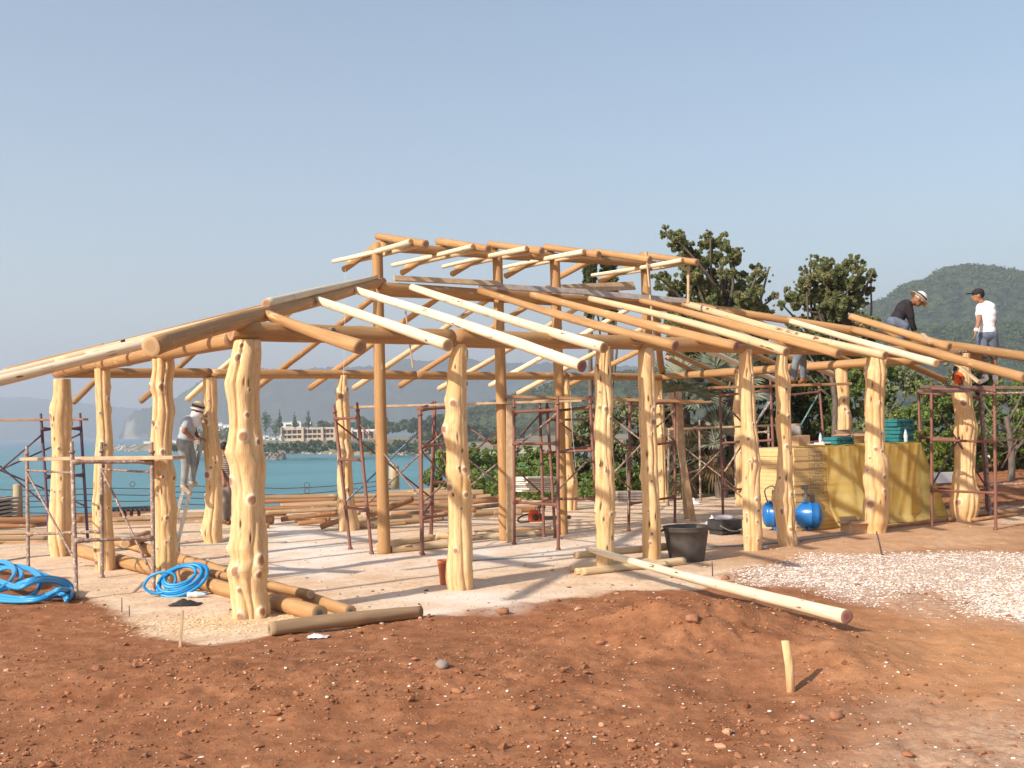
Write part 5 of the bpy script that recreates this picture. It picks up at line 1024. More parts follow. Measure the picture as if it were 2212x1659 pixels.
def person(label,J,lat,face,upv,shirt,trou,shoe,skin,sleeve=.55,leg='long',hat=None,s=1.,curl=(.5,.5),hair=(.02,.015,.012),group=None,shirt_hem=0,show_hands=(True,True)):
    c=J['hip']; T=thing('person',tuple(c*np.array([1,1,1])),label,'person',group); lat=lat/np.linalg.norm(lat)
    S=J['sh']; Hp=J['hip']; sL=S-lat*.165*s; sR=S+lat*.165*s; hL=Hp-lat*.085*s; hR=Hp+lat*.085*s
    sL=J.get('shL',sL); sR=J.get('shR',sR)
    mb=MB(); torso(mb,S,Hp,0,lat,.165*s,.135*s); cap(mb,S+(J['head']-S)*.1,J['head']-upv*.05,.058*s,.05*s)
    f,u,sd=head(mb,J['head'],face,upv,s)
    for k,(sh,el,wr) in enumerate(((sL,J['elL'],J['wrL']),(sR,J['elR'],J['wrR']))):
        cap(mb,sh,el,.052*s,.041*s); cap(mb,el,wr,.040*s,.027*s)
        hd=J.get('hd'+'LR'[k],wr-el); hand(mb,wr,np.asarray(hd,float),J.get('pa'+'LR'[k],-face),s,curl[k])
    for hp,kn,an,to in ((hL,J['knL'],J['anL'],J['toL']),(hR,J['knR'],J['anR'],J['toR'])):
        cap(mb,hp,kn,.082*s,.055*s); cap(mb,kn+(an-kn)*.0,kn+(an-kn)*.4,.054*s,.052*s); cap(mb,kn+(an-kn)*.3,an,.054*s,.036*s); cap(mb,an-ZHAT*.02,to,.036*s,.028*s)
    remesh('body',mb,skin,T,.0105,3)
    mb=MB(); torso(mb,S,Hp+(Hp-S)*shirt_hem,0,lat,.165*s,.135*s,.012,.85)
    for sh,el in ((sL,J['elL']),(sR,J['elR'])):
        cap(mb,sh,sh+(el-sh)*min(sleeve,1),.066*s,.062*s)
    if sleeve>1:
        for el,wr in ((J['elL'],J['wrL']),(J['elR'],J['wrR'])): cap(mb,el,el+(wr-el)*(sleeve-1),.053*s,.042*s)
    remesh('shirt',mb,shirt,T,.013,3)
    mb=MB(); d=(Hp-S)/np.linalg.norm(Hp-S); V,Fs=ell(Hp+d*.0,(lat*.162*s,np.cross(d,lat)*.135*s,d*.12*s)); mb.add(V,Fs)
    for hp,kn,an in ((hL,J['knL'],J['anL']),(hR,J['knR'],J['anR'])):
        cap(mb,hp,kn if leg=='long' else hp+(kn-hp)*.92,.100*s,.074*s if leg=='long' else .088*s)
        if leg=='long': cap(mb,kn,an,.073*s,.056*s)
    remesh('trousers' if leg=='long' else 'shorts',mb,trou,T,.013,3)
    for an,to in ((J['anL'],J['toL']),(J['anR'],J['toR'])):
        mb=MB(); b=an-ZHAT*.0; cap(mb,an-(to-an)*.15*np.array([1,1,0])-ZHAT*.045,to-ZHAT*.01,.046*s,.042*s); cap(mb,an,an-ZHAT*.04,.047*s,.05*s); remesh('shoe',mb,shoe,T,.012,2)
    for k in (-1,1):
        mb=MB(); V,Fs=ell(J['head']+f*.082*s+sd*k*.030*s+u*.015*s,(sd*.011*s,f*.008*s,u*.007*s),10,6); mb.add(V,Fs); mb.build('eye',MDK,T,True)
    mb=MB(); V,Fs=ell(J['head']+u*.032*s-f*.012*s,(sd*.083*s,f*.094*s,u*.10*s)); mb.add(V,[q for q in Fs if True]); 
    h=J['head']
    if hat is None or hat[0]!='full': pass
    if hat:
        kind,mh,mbrim=hat
        mb=MB(); 
        if kind=='cap':
            V,Fs=ell(h+u*.055*s,(sd*.090*s,f*.105*s,u*.078*s)); mb.add(V,Fs); o=remesh('cap',mb,mh,T,.012,2)
            mb=MB(); V,Fs=ell(h+u*.055*s+f*.135*s,(sd*.065*s,f*.075*s,u*.010*s)); mb.add(V,Fs); mb.build('peak',mbrim,T,True)
        else:
            V,Fs=ell(h+u*.065*s,(sd*.098*s,f*.112*s,u*.095*s)); mb.add(V,Fs); mb.build('hat_crown',mh,T,True)
            BR_=(.135 if kind=='capscarf' else .2)*s; mb=MB(); mb.lathe(h+u*.045*s,[(.095*s,.012),(BR_-.01,-.022*s),(BR_,-.035*s),(BR_-.01,-.032*s),(.09*s,0)],28,0,(sd,f,u),cap=False); mb.build('hat_brim',mbrim,T,True)
            mb=MB(); mb.lathe(h+u*.05*s,[(.106*s,.0),(.110*s,.008),(.108*s,.035*s),(.104*s,.036*s)],28,0,(sd*.93,f*1.03,u),cap=False); mb.build('hat_band',MDK,T,True)
        if kind=='capscarf':
            mb=MB(); V,Fs=ell(h-u*.07*s+f*.01,(sd*.085*s,f*.10*s,u*.075*s)); mb.add(V,Fs); cap(mb,h-u*.1,h-u*.19+f*.01,.085*s,.105*s); remesh('scarf',mb,MCP,T,.013,2)
    if not hat or kind=='cap':
        mb=MB(); V,Fs=ell(h+u*.03*s-f*.022*s,(sd*.080*s,f*.084*s,u*.095*s)); mb.add(V,Fs); mb.build('hair',simple('dark hair',hair),T,True)
    return T
MWT=simple('white cotton',(.80,.80,.82),(.72,.72,.75),9,.85,None,.25,bd=.02); MBK=simple('black knit',(.03,.026,.032),(.018,.016,.02),12,.9); MDE=simple('blue grey denim',(.14,.17,.23),(.09,.11,.16),14,.85,None,.2); MJE=simple('dusty pale jeans',(.17,.21,.26),(.34,.34,.32),7,.85,None,.3); MGT=simple('light grey blue shirt',(.42,.46,.50),(.34,.38,.42),9,.85,None,.25,bd=.02); MSH=simple('white trainers',(.80,.78,.78),(.65,.62,.62)); MBT=simple('sandy boots',(.55,.44,.33),(.4,.3,.22)); MHW=simple('white hat cloth',(.80,.78,.74),(.7,.66,.6)); MHB=simple('straw brim',(.60,.48,.30),(.5,.38,.22)); MJN=simple('faded blue jeans',(.12,.15,.20),(.20,.22,.24),8,.85); MDB=simple('dark work boot',(.06,.035,.02),(.35,.12,.02),20,.7)
# standing man on the right scaffold, seen from behind, looking left
Y_=18.9; A_=lambda x,y,d=0:at(x,y,Y_+d)
J=dict(head=A_(2113.5,639),sh=A_(2129,663),hip=A_(2132,724),shL=A_(2118.5,664,.04),shR=A_(2142,662,-.06),elL=A_(2114,694,-.12),wrL=A_(2107.5,719,-.16),elR=A_(2148,694,.10),wrR=A_(2146,716,.24),knL=A_(2124.5,771,-.05),anL=A_(2128,812,-.02),toL=A_(2116,824,-.08),knR=A_(2146,771,.08),anR=A_(2150,812,.12),toR=A_(2152,825,.18))
person('man in white t shirt, grey blue shorts and black cap standing on the right scaffold',J,np.array([.93,-.36,0]),np.array([-.95,.25,-.02]),np.array([-.05,0,1.]),MWT,MDE,MSH,MSK2,.5,'short',('cap',MBK,MBK),s=.98,curl=(.35,.6),shirt_hem=.05)
mb=MB(); mb.tube([A_(2109.5,710,-.15),A_(2108,716,-.16)],.036,14); b=mb.build('wristband',MWT,None,True); tag(b,'white wristband on the left wrist of the man in shorts','wristband')
# bending man on the rafters
Y_=18.55
J=dict(head=A_(1984,647),sh=A_(1958,658),hip=A_(1932,697),shL=A_(1962,656,-.15),shR=A_(1955,660,.17),elL=A_(1968,683,-.12),wrL=A_(1973,712,-.05),hdL=(.05,0,-1),elR=A_(1966,686,.22),wrR=A_(1976,712,.16),hdR=(.05,0,-1),knL=A_(1955,704,-.14),anL=A_(1944,738,-.10),toL=A_(1956,744,-.12),knR=A_(1957,703,.18),anR=A_(1944,735,.14),toR=A_(1958,741,.16))
person('man in black long sleeves and white brimmed hat bending over the rafters at the right',J,np.array([.12,.95,0]),np.array([.80,-.1,-.75]),np.array([.72,-.05,.70]),MBK,MDE,MBT,MSK,1.95,'long',('brim',MHW,MHB),s=.98,curl=(1.0,1.0))
# man on the ladder
Y_=17.9
J=dict(head=A_(426,886),sh=A_(410,908),hip=A_(399,955),shL=A_(404,908,-.14),shR=A_(418,907,.16),elL=A_(398,932,-.18),wrL=A_(419,948,-.10),hdL=(1,.1,.0),paL=np.array([0,0,1.]),elR=A_(421,932,.2),wrR=A_(430,948,.08),hdR=(1,-.1,.0),paR=np.array([0,0,1.]),knL=A_(401,1001,-.06),anL=A_(397,1044,-.02),toL=A_(410,1064,-.02),knR=A_(416,996,.12),anR=A_(415,1036,.16),toR=A_(422,1044,.16))
person('man in grey shirt and dusty jeans climbing the aluminium ladder',J,np.array([.2,.95,0]),np.array([.95,.1,-.25]),np.array([.3,0,.95]),MGT,MJE,MBT,MSK,.5,'long',('capscarf',MHB,MHW),s=.95,curl=(1.2,1.2))
# half hidden man between two posts
Y_=20.6
J=dict(head=A_(484,967),sh=A_(488,990),hip=A_(490,1042),elL=A_(478,1012,-.1),wrL=A_(484,1036,-.2),elR=A_(502,1012,.1),wrR=A_(498,1036,-.1),knL=A_(484,1084,-.05),anL=A_(484,1122),toL=A_(494,1129,-.1),knR=A_(494,1084,.1),anR=A_(492,1122,.1),toR=A_(500,1129))
mst,t,p=nodes('dark striped shirt'); wv=t.nodes.new('ShaderNodeTexWave'); wv.bands_direction='Z'; wv.inputs['Scale'].default_value=9; tc=t.nodes.new('ShaderNodeTexCoord'); t.links.new(tc.outputs['Object'],wv.inputs[0]); t.links.new(mix(t,ramp(t,wv.outputs['Fac'],.45,.55),(.05,.02,.025),(.34,.28,.26)),p.inputs['Base Color']); p.inputs['Roughness'].default_value=.9
person('man in a dark striped shirt half hidden behind the thick corner post',J,np.array([.8,-.5,0]),np.array([-.4,.8,-.4]),np.array([0,.1,1.]),mst,simple('grey brown trousers',(.20,.17,.15),(.28,.24,.22)),MDB,MSK,.6,'long',None,s=.9)
# crouching man behind the front beam, one leg in view on the plank
Y_=18.75
J=dict(head=A_(1792,752),sh=A_(1768,752),hip=A_(1730,752),elL=A_(1772,758,-.1),wrL=A_(1770,756,-.1),elR=A_(1772,758,.3),wrR=A_(1776,756,.35),knL=A_(1719,783,-.05),anL=A_(1714,816,-.02),toL=A_(1706,824,-.06),knR=A_(1735,785,.55),anR=A_(1735,815,.6),toR=A_(1728,824,.6),hdL=(1,0,.1),hdR=(1,0,.1))
person('man crouching behind the front beam, one jeans leg on the board behind the sixth post',J,np.array([.1,.95,0]),np.array([.9,-.1,-.3]),np.array([.3,0,.95]),MDE,MJN,MDB,MSK,.6,'long',None,s=.9)
# ------------------------------------------------------------- vegetation
def mat_leaf(name,c1,c2,c3,tr=.35):
    m,t,p=nodes(name); p.inputs['Roughness'].default_value=.65; p.inputs['Specular IOR Level'].default_value=.15
    a=attr(t,'Col',0); c=mix(t,ramp(t,a,0,.6),c1,c2); c=mix(t,ramp(t,a,.82,.9),c,c3); t.links.new(c,p.inputs['Base Color'])
    tl=t.nodes.new('ShaderNodeBsdfTranslucent'); t.links.new(c,tl.inputs[0]); ms=t.nodes.new('ShaderNodeMixShader'); ms.inputs[0].default_value=tr
    t.links.new(p.outputs[0],ms.inputs[1]); t.links.new(tl.outputs[0],ms.inputs[2]); t.links.new(ms.outputs[0],t.nodes['Material Output'].inputs[0]); return m
ML={'jun':mat_leaf('juniper foliage',(0.101,0.133,0.057),(0.235,0.254,0.112),(0.489,0.326,0.203)),'cyp':mat_leaf('cypress foliage',(0.056,0.077,0.028),(0.112,0.140,0.049),(0.168,0.140,0.070)),
 'bush':mat_leaf('bush foliage',(0.085,0.141,0.034),(0.189,0.265,0.076),(0.378,0.360,0.113)),'olive':mat_leaf('grey green foliage',(0.135,0.163,0.086),(0.270,0.299,0.163),(0.462,0.385,0.231)),
 'dark':mat_leaf('dark foliage',(0.030,0.042,0.017),(0.076,0.092,0.034),(0.168,0.126,0.059),.1),'yel':mat_leaf('bright foliage',(.08,.12,.02),(.17,.22,.04),(.28,.26,.08)),'dry':mat_leaf('dry brown foliage',(.16,.11,.06),(.28,.20,.12),(.36,.28,.18)),
 'palm':mat_leaf('grey palm blades',(.09,.11,.075),(.30,.32,.24),(.36,.30,.19),.2),'far':mat_leaf('far shore trees',(0.044,0.072,0.028),(0.088,0.121,0.044),(0.121,0.132,0.055),.1)}
def leaves(clumps,n,size,seed=0,flat=.75,shell=.55):
    """many small leaf faces spread through the clumps; returns vertices, faces, colour"""
    r=np.random.RandomState(seed); C=np.array([c[:3] for c in clumps]); R=np.array([c[3] for c in clumps]); w=R**2; w/=w.sum()
    # each clump is broken up into smaller tufts
    k=max(6,int(len(clumps)*16)); ci=r.choice(len(C),k,p=w); d=r.normal(size=(k,3)); d/=np.linalg.norm(d,axis=1)[:,None]; tc=C[ci]+d*(R[ci]*(r.rand(k)**.5)*.85)[:,None]*np.array([1,1,flat]); tr=R[ci]*r.uniform(.18,.42,k); ou=r.rand(k)<.38; tc[ou]=C[ci[ou]]+d[ou]*(R[ci[ou]]*r.uniform(.85,1.28,ou.sum()))[:,None]*np.array([1,1,flat]); tr[ou]=R[ci[ou]]*r.uniform(.10,.20,ou.sum())
    ti=r.choice(k,n,p=(tr**1.6)/(tr**1.6).sum()); d=r.normal(size=(n,3)); d/=np.linalg.norm(d,axis=1)[:,None]; P=tc[ti]+d*(tr[ti]*(shell+(1-shell)*r.rand(n)))[:,None]
    a=r.normal(size=(n,3)); a/=np.linalg.norm(a,axis=1)[:,None]; b=np.cross(a,d+r.normal(size=(n,3))*.5); b/=np.linalg.norm(b,axis=1)[:,None]+1e-9
    s=size*r.uniform(.6,1.4,n)[:,None]; V=np.stack([P-a*s,P-b*s*.5,P+a*s,P+b*s*.5],1).reshape(-1,3)
    tone=r.rand(k)[ti]*.6+.4*r.rand(n); col=np.repeat(tone,4); FC=np.arange(4*n).reshape(-1,4)
    return V,FC,np.stack([col,col,col],1)
MBA=simple('grey bark',(.17,.135,.11),(.09,.07,.055),9,.9,(3,3,.6),.4)
def tree(name,clumps,n,size,mat,base,label,cat='tree',seed=0,trunk_r=.14,limbs=8,group=None,trunk_top=None,flat=.75,bark=None):
    base=np.asarray(base,float); T=thing(name,tuple(base),label,cat,group); r=np.random.RandomState(seed+99)
    V,FC,c=leaves(clumps,n,size,seed,flat); build('crown',V,FC,ML[mat],T,col=c,smooth=False)
    C=np.array([q[:3] for q in clumps]); top=C.mean(0) if trunk_top is None else np.asarray(trunk_top,float)
    mb=MB(); m1=base*.5+top*.5+np.array([.15*trunk_r*5*(r.rand()-.5),0,0]); pts=cat_([base-ZHAT*.3,base*.8+m1*.2,m1,top]); mb.tube(pts,[trunk_r*(1-.6*i/len(pts)) for i in range(len(pts))],10)
    idx=np.argsort(-C[:,2])[:max(limbs,1)] if limbs<len(C) else range(len(C)); idx=r.choice(len(C),min(limbs,len(C)),replace=False)
    for i in idx:
        st=base+(top-base)*r.uniform(.4,.95); e=C[i]; md=(st+e)/2+r.normal(size=3)*np.linalg.norm(e-st)*.06; pt=cat_([st,md,e],m=4); mb.tube(pt,[trunk_r*.42*(1-.75*k/len(pt)) for k in range(len(pt))],6)
    mb.build('trunk',bark or MBA,T,True); return T
def zc(lst,ox,oy,sc,Y,sp,seed,k=1.0):
    r=np.random.RandomState(seed); out=[]
    for x,y,rr in lst:
        d=r.uniform(-sp,sp); p=at(ox+x*sc,oy+y*sc,Y+d); out.append((p[0],p[1],p[2],rr*sc/F*Y*k))
    return out
T1=[(520,80,25),(545,120,40),(600,150,45),(640,110,30),(650,180,55),(590,200,40),(620,240,45),(700,190,40),(690,270,60),(740,300,50),(860,130,30),(830,180,50),(800,220,40),(880,210,50),(950,150,35),(940,200,50),(980,240,50),(1020,260,45),(1060,290,40),(1100,230,20),(1085,260,25),(900,280,60),(960,320,60),(1030,330,45),(840,320,50),(790,360,60),(700,380,50),(740,430,60),(640,460,50),(560,450,45),(480,440,40),(440,430,30),(500,500,45),(580,520,50),(680,520,60),(780,500,70),(880,420,50),(880,500,60),(980,420,50),(1000,500,60),(1080,440,45),(1060,520,60),(1150,470,50),(1200,380,40),(1200,430,50),(1260,420,35),(1290,370,18),(1230,490,40),(1170,540,60),(1220,560,40),(1100,590,60),(980,590,60),(860,580,60),(1200,620,40),(1290,600,25),(1330,580,30),(1350,570,15),(1300,640,30),(760,600,60),(640,600,55),(560,600,40)]
T2=[(1590,290,20),(1600,330,35),(1640,310,25),(1640,380,55),(1530,390,25),(1560,420,30),(1700,340,35),(1730,330,30),(1720,400,60),(1800,400,50),(1850,340,35),(1880,290,25),(1900,280,20),(1920,320,35),(1960,340,25),(1880,390,50),(1950,400,40),(2040,400,25),(2055,380,12),(2010,440,40),(1960,470,50),(2030,480,25),(2000,540,35),(1900,480,60),(1820,500,70),(1730,490,60),(1640,460,60),(1560,480,50),(1510,470,30),(1520,540,35),(1560,580,50),(1480,580,40),(1420,540,25),(1410,510,15),(1440,610,40),(1390,650,35),(1500,650,50),(1600,600,60),(1700,600,70),(1800,620,70),(1900,600,60),(1960,630,35),(1920,690,40),(1820,710,50),(1720,690,50),(1620,680,40),(1560,690,30)]
ZO=(1278.7,466.6,.2969)
lo1=[(x,y,70) for x in range(620,1300,85) for y in (690,790,890,1000)]+[(x,y,70) for x in range(900,1500,100) for y in (1100,1220)]
lo2=[(x,y,65) for x in range(1450,2000,90) for y in (780,880,990)]
tree('juniper_tree',zc(T1,*ZO,27,.9,1,1.30)+zc(lo1,*ZO,27.4,1.2,2,1.2),210000,.037,'jun',on(1640,1062)if 0 else np.array([5.6,27.4,.1]),'large dark juniper tree rising behind the right half of the roof','tree',5,.15,30,trunk_top=at(1560,660,27.3))
tree('juniper_tree',zc(T2,*ZO,30,.9,3,1.30)+zc(lo2,*ZO,30.4,1.2,4,1.2),160000,.041,'jun',np.array([8.6,30.4,.1]),'second juniper tree standing left of the bending worker','tree',6,.14,26,trunk_top=at(1800,640,30.3))
cy1=[(400,y,52-abs(y-520)*.05) for y in range(380,900,45)]; cy2=[(565,y,70) for y in range(385,900,50)]
tree('cypress_tree',zc(cy1,1175,466.6,.25,42,.2,5),9000,.10,'cyp',np.array([3.0,42,-1]),'slim left cypress seen under the upper roof end','tree',7,.15,2,flat=1,group='pair of cypresses')
tree('cypress_tree',zc(cy2,1175,466.6,.25,42.5,.2,6),12000,.10,'cyp',np.array([3.8,42.5,-1]),'wider right cypress seen under the upper roof end','tree',8,.15,2,flat=1,group='pair of cypresses')
def bush(name,px,py,w,h,Y,n,size,mat,label,seed,group='shrubs behind the building',trunk=.05,by=None,dens=1.0):
    """px,py centre of the crown, w,h its pixel extent"""
    r=np.random.RandomState(seed); cl=[]; k=int(max(6,w*h/900))
    for _ in range(k):
        u,v=r.uniform(-1,1,2); 
        if u*u+v*v>1.1: continue
        p=at(px+u*w/2,py+v*h/2,Y+r.uniform(-.5,.5)); cl.append((p[0],p[1],p[2],min(w,h)*.5/F*Y*r.uniform(.35,.6)))
    b=at(px,py+h/2,Y); g=float(Hs(b[0],b[1])); b[2]=max(g,b[2]-1.2) if g<b[2] else g
    return tree(name,cl,n,size,mat,b,label,'shrub' if 'bush' in name or 'shrub' in name else 'tree',seed,trunk,5,group)
BB=[('bush',985,1018,110,105,30,5000,.05,'bush','rounded green bush left of the second front post, over the log pile'),('bush',1060,1010,120,120,29,6000,.05,'bush','yellowish green bush right of the second front post'),('bush',1100,970,90,70,33,2600,.06,'olive','dull green bush behind the middle round post'),
('bush',1165,1010,110,90,29.5,5000,.05,'bush','green bush behind the white board stack'),('bush',1265,960,110,170,27.5,8500,.055,'olive','tall leafy grey green bush left of the third front post'),('bush',1255,1035,110,70,27,4000,.05,'dark','dark low bush below the tall leafy one'),('bush',1350,975,120,200,27.5,9500,.055,'olive','tall leafy bush between the third and fourth posts'),('bush',1345,1040,110,70,26.6,4000,.05,'dark','dark low bush between the third and fourth posts'),
('bush',1440,960,120,200,28,7000,.05,'dark','dark thicket behind the leaning planks'),('bush',1540,1010,130,120,27.5,6500,.05,'dark','dark thicket under the palms'),('bush',1560,1040,150,60,26.2,4000,.05,'bush','low green growth at the foot of the palms'),('bush',1640,960,130,190,27,8000,.05,'dark','dark shrub behind the fifth post'),('bush',1655,1030,90,80,26,3500,.045,'bush','green shrub with bright tips behind the sixth post'),
('bush',1750,890,150,190,28,9000,.055,'dark','dark shrub mass behind the board stack'),('bush',1860,870,110,170,27,9000,.05,'bush','green shrub behind the seventh post'),('bush',1800,820,120,110,30,5000,.05,'dark','dark foliage beside the back corner post'),
('bush',1945,880,130,190,26.5,10000,.05,'olive','grey green shrub above the teal tool cases'),('bush',1935,820,110,90,30,4500,.06,'bush','green shrub below the bending worker'),('bush',2010,900,100,200,25.5,9000,.048,'bush','green shrub left of the right corner post'),('bush',2000,970,120,80,24.5,5000,.045,'yel','bright green low shrub above the white board'),('bush',2090,880,110,200,26,9000,.05,'olive','grey green shrub behind the right corner post'),('bush',2100,960,120,90,25,5500,.045,'bush','dark green low shrub behind the right corner post'),
('bush',2170,900,130,180,26,10000,.048,'bush','green shrub right of the standing man'),('bush',2185,965,120,70,24.8,5000,.042,'yel','bright yellow green shrub at the right edge'),('bush',2260,900,140,190,26,7000,.05,'bush','large shrub running out of the right edge'),('bush',2380,900,160,200,26,6000,.055,'bush','shrub beyond the right edge of the view'),('bush',2190,850,110,60,29,3500,.05,'dry','dry orange brown branches at the right edge')]
for k,b in enumerate(BB): bush(*b,seed=300+k)
for k,(px,yt,yb,w,Y) in enumerate([(1800,800,950,15,26.3),(1590,890,1040,9,26),(2180,900,1072,17,22.6),(2060,850,960,7,25)]):
    a=at(px,yb,Y); b=at(px-6,yt,Y+.3); mb=MB(); rr=w/2/F*Y; pt=cat_([a-ZHAT*.3,(a+b)/2+np.array([.08,0,0]),b]); mb.tube(pt,[rr*(1-.35*i/len(pt)) for i in range(len(pt))],10)
    for q in range(5): s0=a+(b-a)*(.5+.1*q); e=s0+np.array([(-1)**q*.5,.1,.45+.1*q]); mb.tube([s0,(s0+e)/2+np.array([0,0,-.05]),e],[rr*.4,rr*.3,rr*.12],6)
    tag(mb.build('tree_trunk',MBA,None,True),['grey forked trunk behind the back corner post','thin trunk among the palms','bare grey trunk on the soil bank behind the right scaffold','slim reddish trunk left of the right corner post'][k],'trunk','bare trunks among the shrubs')
# fan palms
def fan(mb,c,d,L_,n,seed,droop=.2,m=0):
    r=np.random.RandomState(seed); d=d/np.linalg.norm(d); s=np.cross(d,ZHAT+r.normal(size=3)*.3); s/=np.linalg.norm(s); u=np.cross(s,d)
    hub=c+d*L_*.55; mb.tube([c,(c+hub)/2-ZHAT*.02,hub],[.02,.013,.010],5,m)
    for k in range(n):
        a=(-1.25+2.5*k/(n-1)); e=d*math.cos(a)+s*math.sin(a); l=L_*.62*r.uniform(.85,1.1)*(1-.12*abs(a)); w=.030*L_; p1=hub+e*l*.55+u*.02; p2=hub+e*l-ZHAT*droop*l*r.uniform(.3,1); q=np.cross(e,u); q/=np.linalg.norm(q)
        mb.add([hub,p1-q*w,p2,p1+q*w],[(0,1,2,3)],m)
def palm(px,py,Y,L_,nf,label,seed,ground_px=None,dead=7,th=None):
    c=at(px,py,Y); g=float(Hs(c[0],c[1])); base=np.array([c[0]+.1,c[1],g]); T=thing('fan_palm',tuple(base),label,'palm','fan palms'); r=np.random.RandomState(seed)
    mb=MB(); pt=cat_([base-ZHAT*.2,(base+c)/2+np.array([.05,0,0]),c]); mb.tube(pt,[.16*(1+.15*math.sin(i*2.1)) for i in range(len(pt))],12); mb.build('trunk',MBA,T,True)
    mb=MB()
    for k in range(nf):
        a=r.uniform(0,6.28); el=r.uniform(-.15,1.4); fan(mb,c,np.array([math.cos(a)*math.cos(el),math.sin(a)*math.cos(el),math.sin(el)]),L_*r.uniform(.8,1.1),17,seed*50+k,.15)
    V=np.concatenate(mb.V); build('fronds',V,mb.F,ML['palm'],T,col=np.repeat(r.rand(len(V),1),3,1),smooth=False)
    mb=MB()
    for k in range(dead):
        a=r.uniform(0,6.28); el=r.uniform(-1.35,-.6); fan(mb,c-ZHAT*.15,np.array([math.cos(a)*math.cos(el),math.sin(a)*math.cos(el),math.sin(el)]),L_*r.uniform(.6,.9),13,seed*70+k,.6)
    V=np.concatenate(mb.V); build('dead_fronds',V,mb.F,ML['dry'],T,col=np.repeat(r.rand(len(V),1),3,1),smooth=False)
palm(1470,872,25.2,1.15,26,'fan palm with grey green fronds right of the fourth post, highest on the left',31,dead=12); palm(1572,850,25.8,1.1,24,'fan palm with grey fronds behind the fifth post, highest on the right',32,dead=12); palm(1545,955,24.9,.85,18,'lower fan palm in the middle with drooping dry fronds',33,dead=12); palm(1478,1005,25.0,.7,14,'smallest fan palm near the ground by the rough trestle',34,dead=4)
# low growth closing the view between the site and the sea
r=np.random.RandomState(21); cl=[]
for k in range(260):
    px=r.uniform(1010,1720) if k<190 else r.uniform(1850,2300); Y=r.uniform(25.5,30.5); a=at(px,1050,Y); g=float(Hs(a[0],a[1])); cl.append((a[0],a[1],max(g,-.6)+r.uniform(.05,.45),r.uniform(.25,.5)))
V,FC,c=leaves(cl,42000,.05,77,.8); o=build('ground_cover',V,FC,ML['bush'],None,col=c,smooth=False); tag(o,'low wild growth along the far edge of the site','undergrowth',kind='stuff')
# ------------------------------------------------------------- far shore: trees, hotel, houses
def farY(px,py,z): return zat(px,py,z)
PZ=SEA+4.2
def fartree(px,ytop,ybot,w,Y,label,kind='conifer',seed=0,name='conifer',group='tall conifers on the far shore'):
    b=at(px,ybot,Y); t=at(px,ytop,Y); H_=t[2]-b[2]; wr=w/2/F*Y; cl=[]
    for k in range(9): f=k/8; cl.append((b[0],b[1],b[2]+H_*(.22+.75*f),wr*((1-f)*.9+.12 if kind=='conifer' else .8*math.sin(.6+f*2))))
    tree(name,cl,700,H_*.035,'far',b,label,'tree',seed,H_*.02,3,group,trunk_top=t-ZHAT*H_*.15,flat=.4 if kind=='conifer' else .9)
fartree(604,879,930,16,600,'tall conifer left of the hotel on the far shore',seed=1); fartree(637,882,930,13,600,'narrow pointed conifer between the two others above the hotel',seed=2); fartree(666,878,930,16,600,'tall conifer above the middle of the hotel',seed=3)
fartree(574,890,938,34,560,'broad dark tree left of the hotel on the far shore','round',4,'far_tree','broad trees on the far shore'); fartree(596,912,948,36,520,'lower broad tree at the left corner of the hotel','round',5,'far_tree','broad trees on the far shore')
def farbelt(name,x0,x1,yt,yb,Y,n,size,mat,label,seed,dz=.0):
    r=np.random.RandomState(seed); cl=[]
    for k in range(int((x1-x0)/6)):
        px=x0+(x1-x0)*(k+r.rand())/int((x1-x0)/6); y=np.interp(px,[q[0] for q in yt],[q[1] for q in yt]) if isinstance(yt,list) else yt
        for q in range(2):
            yy=y+(yb-y)*r.uniform(.15,1)+ (r.rand()*4); p=at(px,yy,Y+r.uniform(-15,15)); cl.append((p[0],p[1],p[2],r.uniform(5,10)/F*Y))
    V,FC,c=leaves(cl,n,size,seed,.7); o=build(name,V,FC,ML[mat],None,col=c,smooth=False); tag(o,label,'woods',kind='stuff')
farbelt('far_woods',690,960,[(690,914),(760,908),(800,900),(860,905),(960,893)],926,700,9000,1.5,'far','belt of dark trees behind the hotel on the far shore',1)
farbelt('far_woods',900,1130,[(900,898),(1000,915),(1130,920)],962,560,12000,1.3,'far','belt of trees above the beach on the right of the hotel',2)
farbelt('far_woods',575,960,[(575,956),(640,951),(960,952)],972,470,9000,.75,'far','low dark bushes between the hotel and the pale boulders',3)
farbelt('far_woods',330,600,[(330,966),(400,957),(600,957)],969,520,5000,.8,'far','low bushes on the point behind the ladder',4)
farbelt('far_woods',420,560,[(420,925),(560,920)],948,640,4500,1.2,'olive','trees around the white houses left of the hotel',5)
MHT=simple('hotel beige render',(.62,.47,.34),(.56,.42,.30),.3,.9); MHG=simple('dark hotel glass',(.05,.06,.06),(.12,.11,.10),.5,.3); MHWH=simple('white render',(.80,.78,.74),(.74,.72,.68),.3,.9)
def hbox(T,name,x0,x1,yt,yb,Y,d,mat,off=0):
    a=at(x0,yb,Y); b=at(x1,yb,Y); t=at(x0,yt,Y); c=np.array([(a[0]+b[0])/2,Y+d/2+off,(a[2]+t[2])/2]); mb=MB(); mb.box(c,(b[0]-a[0],d,abs(t[2]-a[2]))); return mb.build(name,mat,T)
Yh=620; T=thing('hotel',tuple(at(680,950,Yh)),'long beige two storey hotel with dark balconies on the far shore','hotel')
hbox(T,'wall',611,724,927,950,Yh,14,MHG,.5)
for (y0,y1) in ((925,929.5),(937.5,941.0),(947.5,953)): hbox(T,'floor_slab',609,725,y0,y1,Yh,14,MHT,-1.4)
for x in (606,653,695,722): hbox(T,'pier',x,x+5,922.5,953,Yh,3,MHT,-2.6)
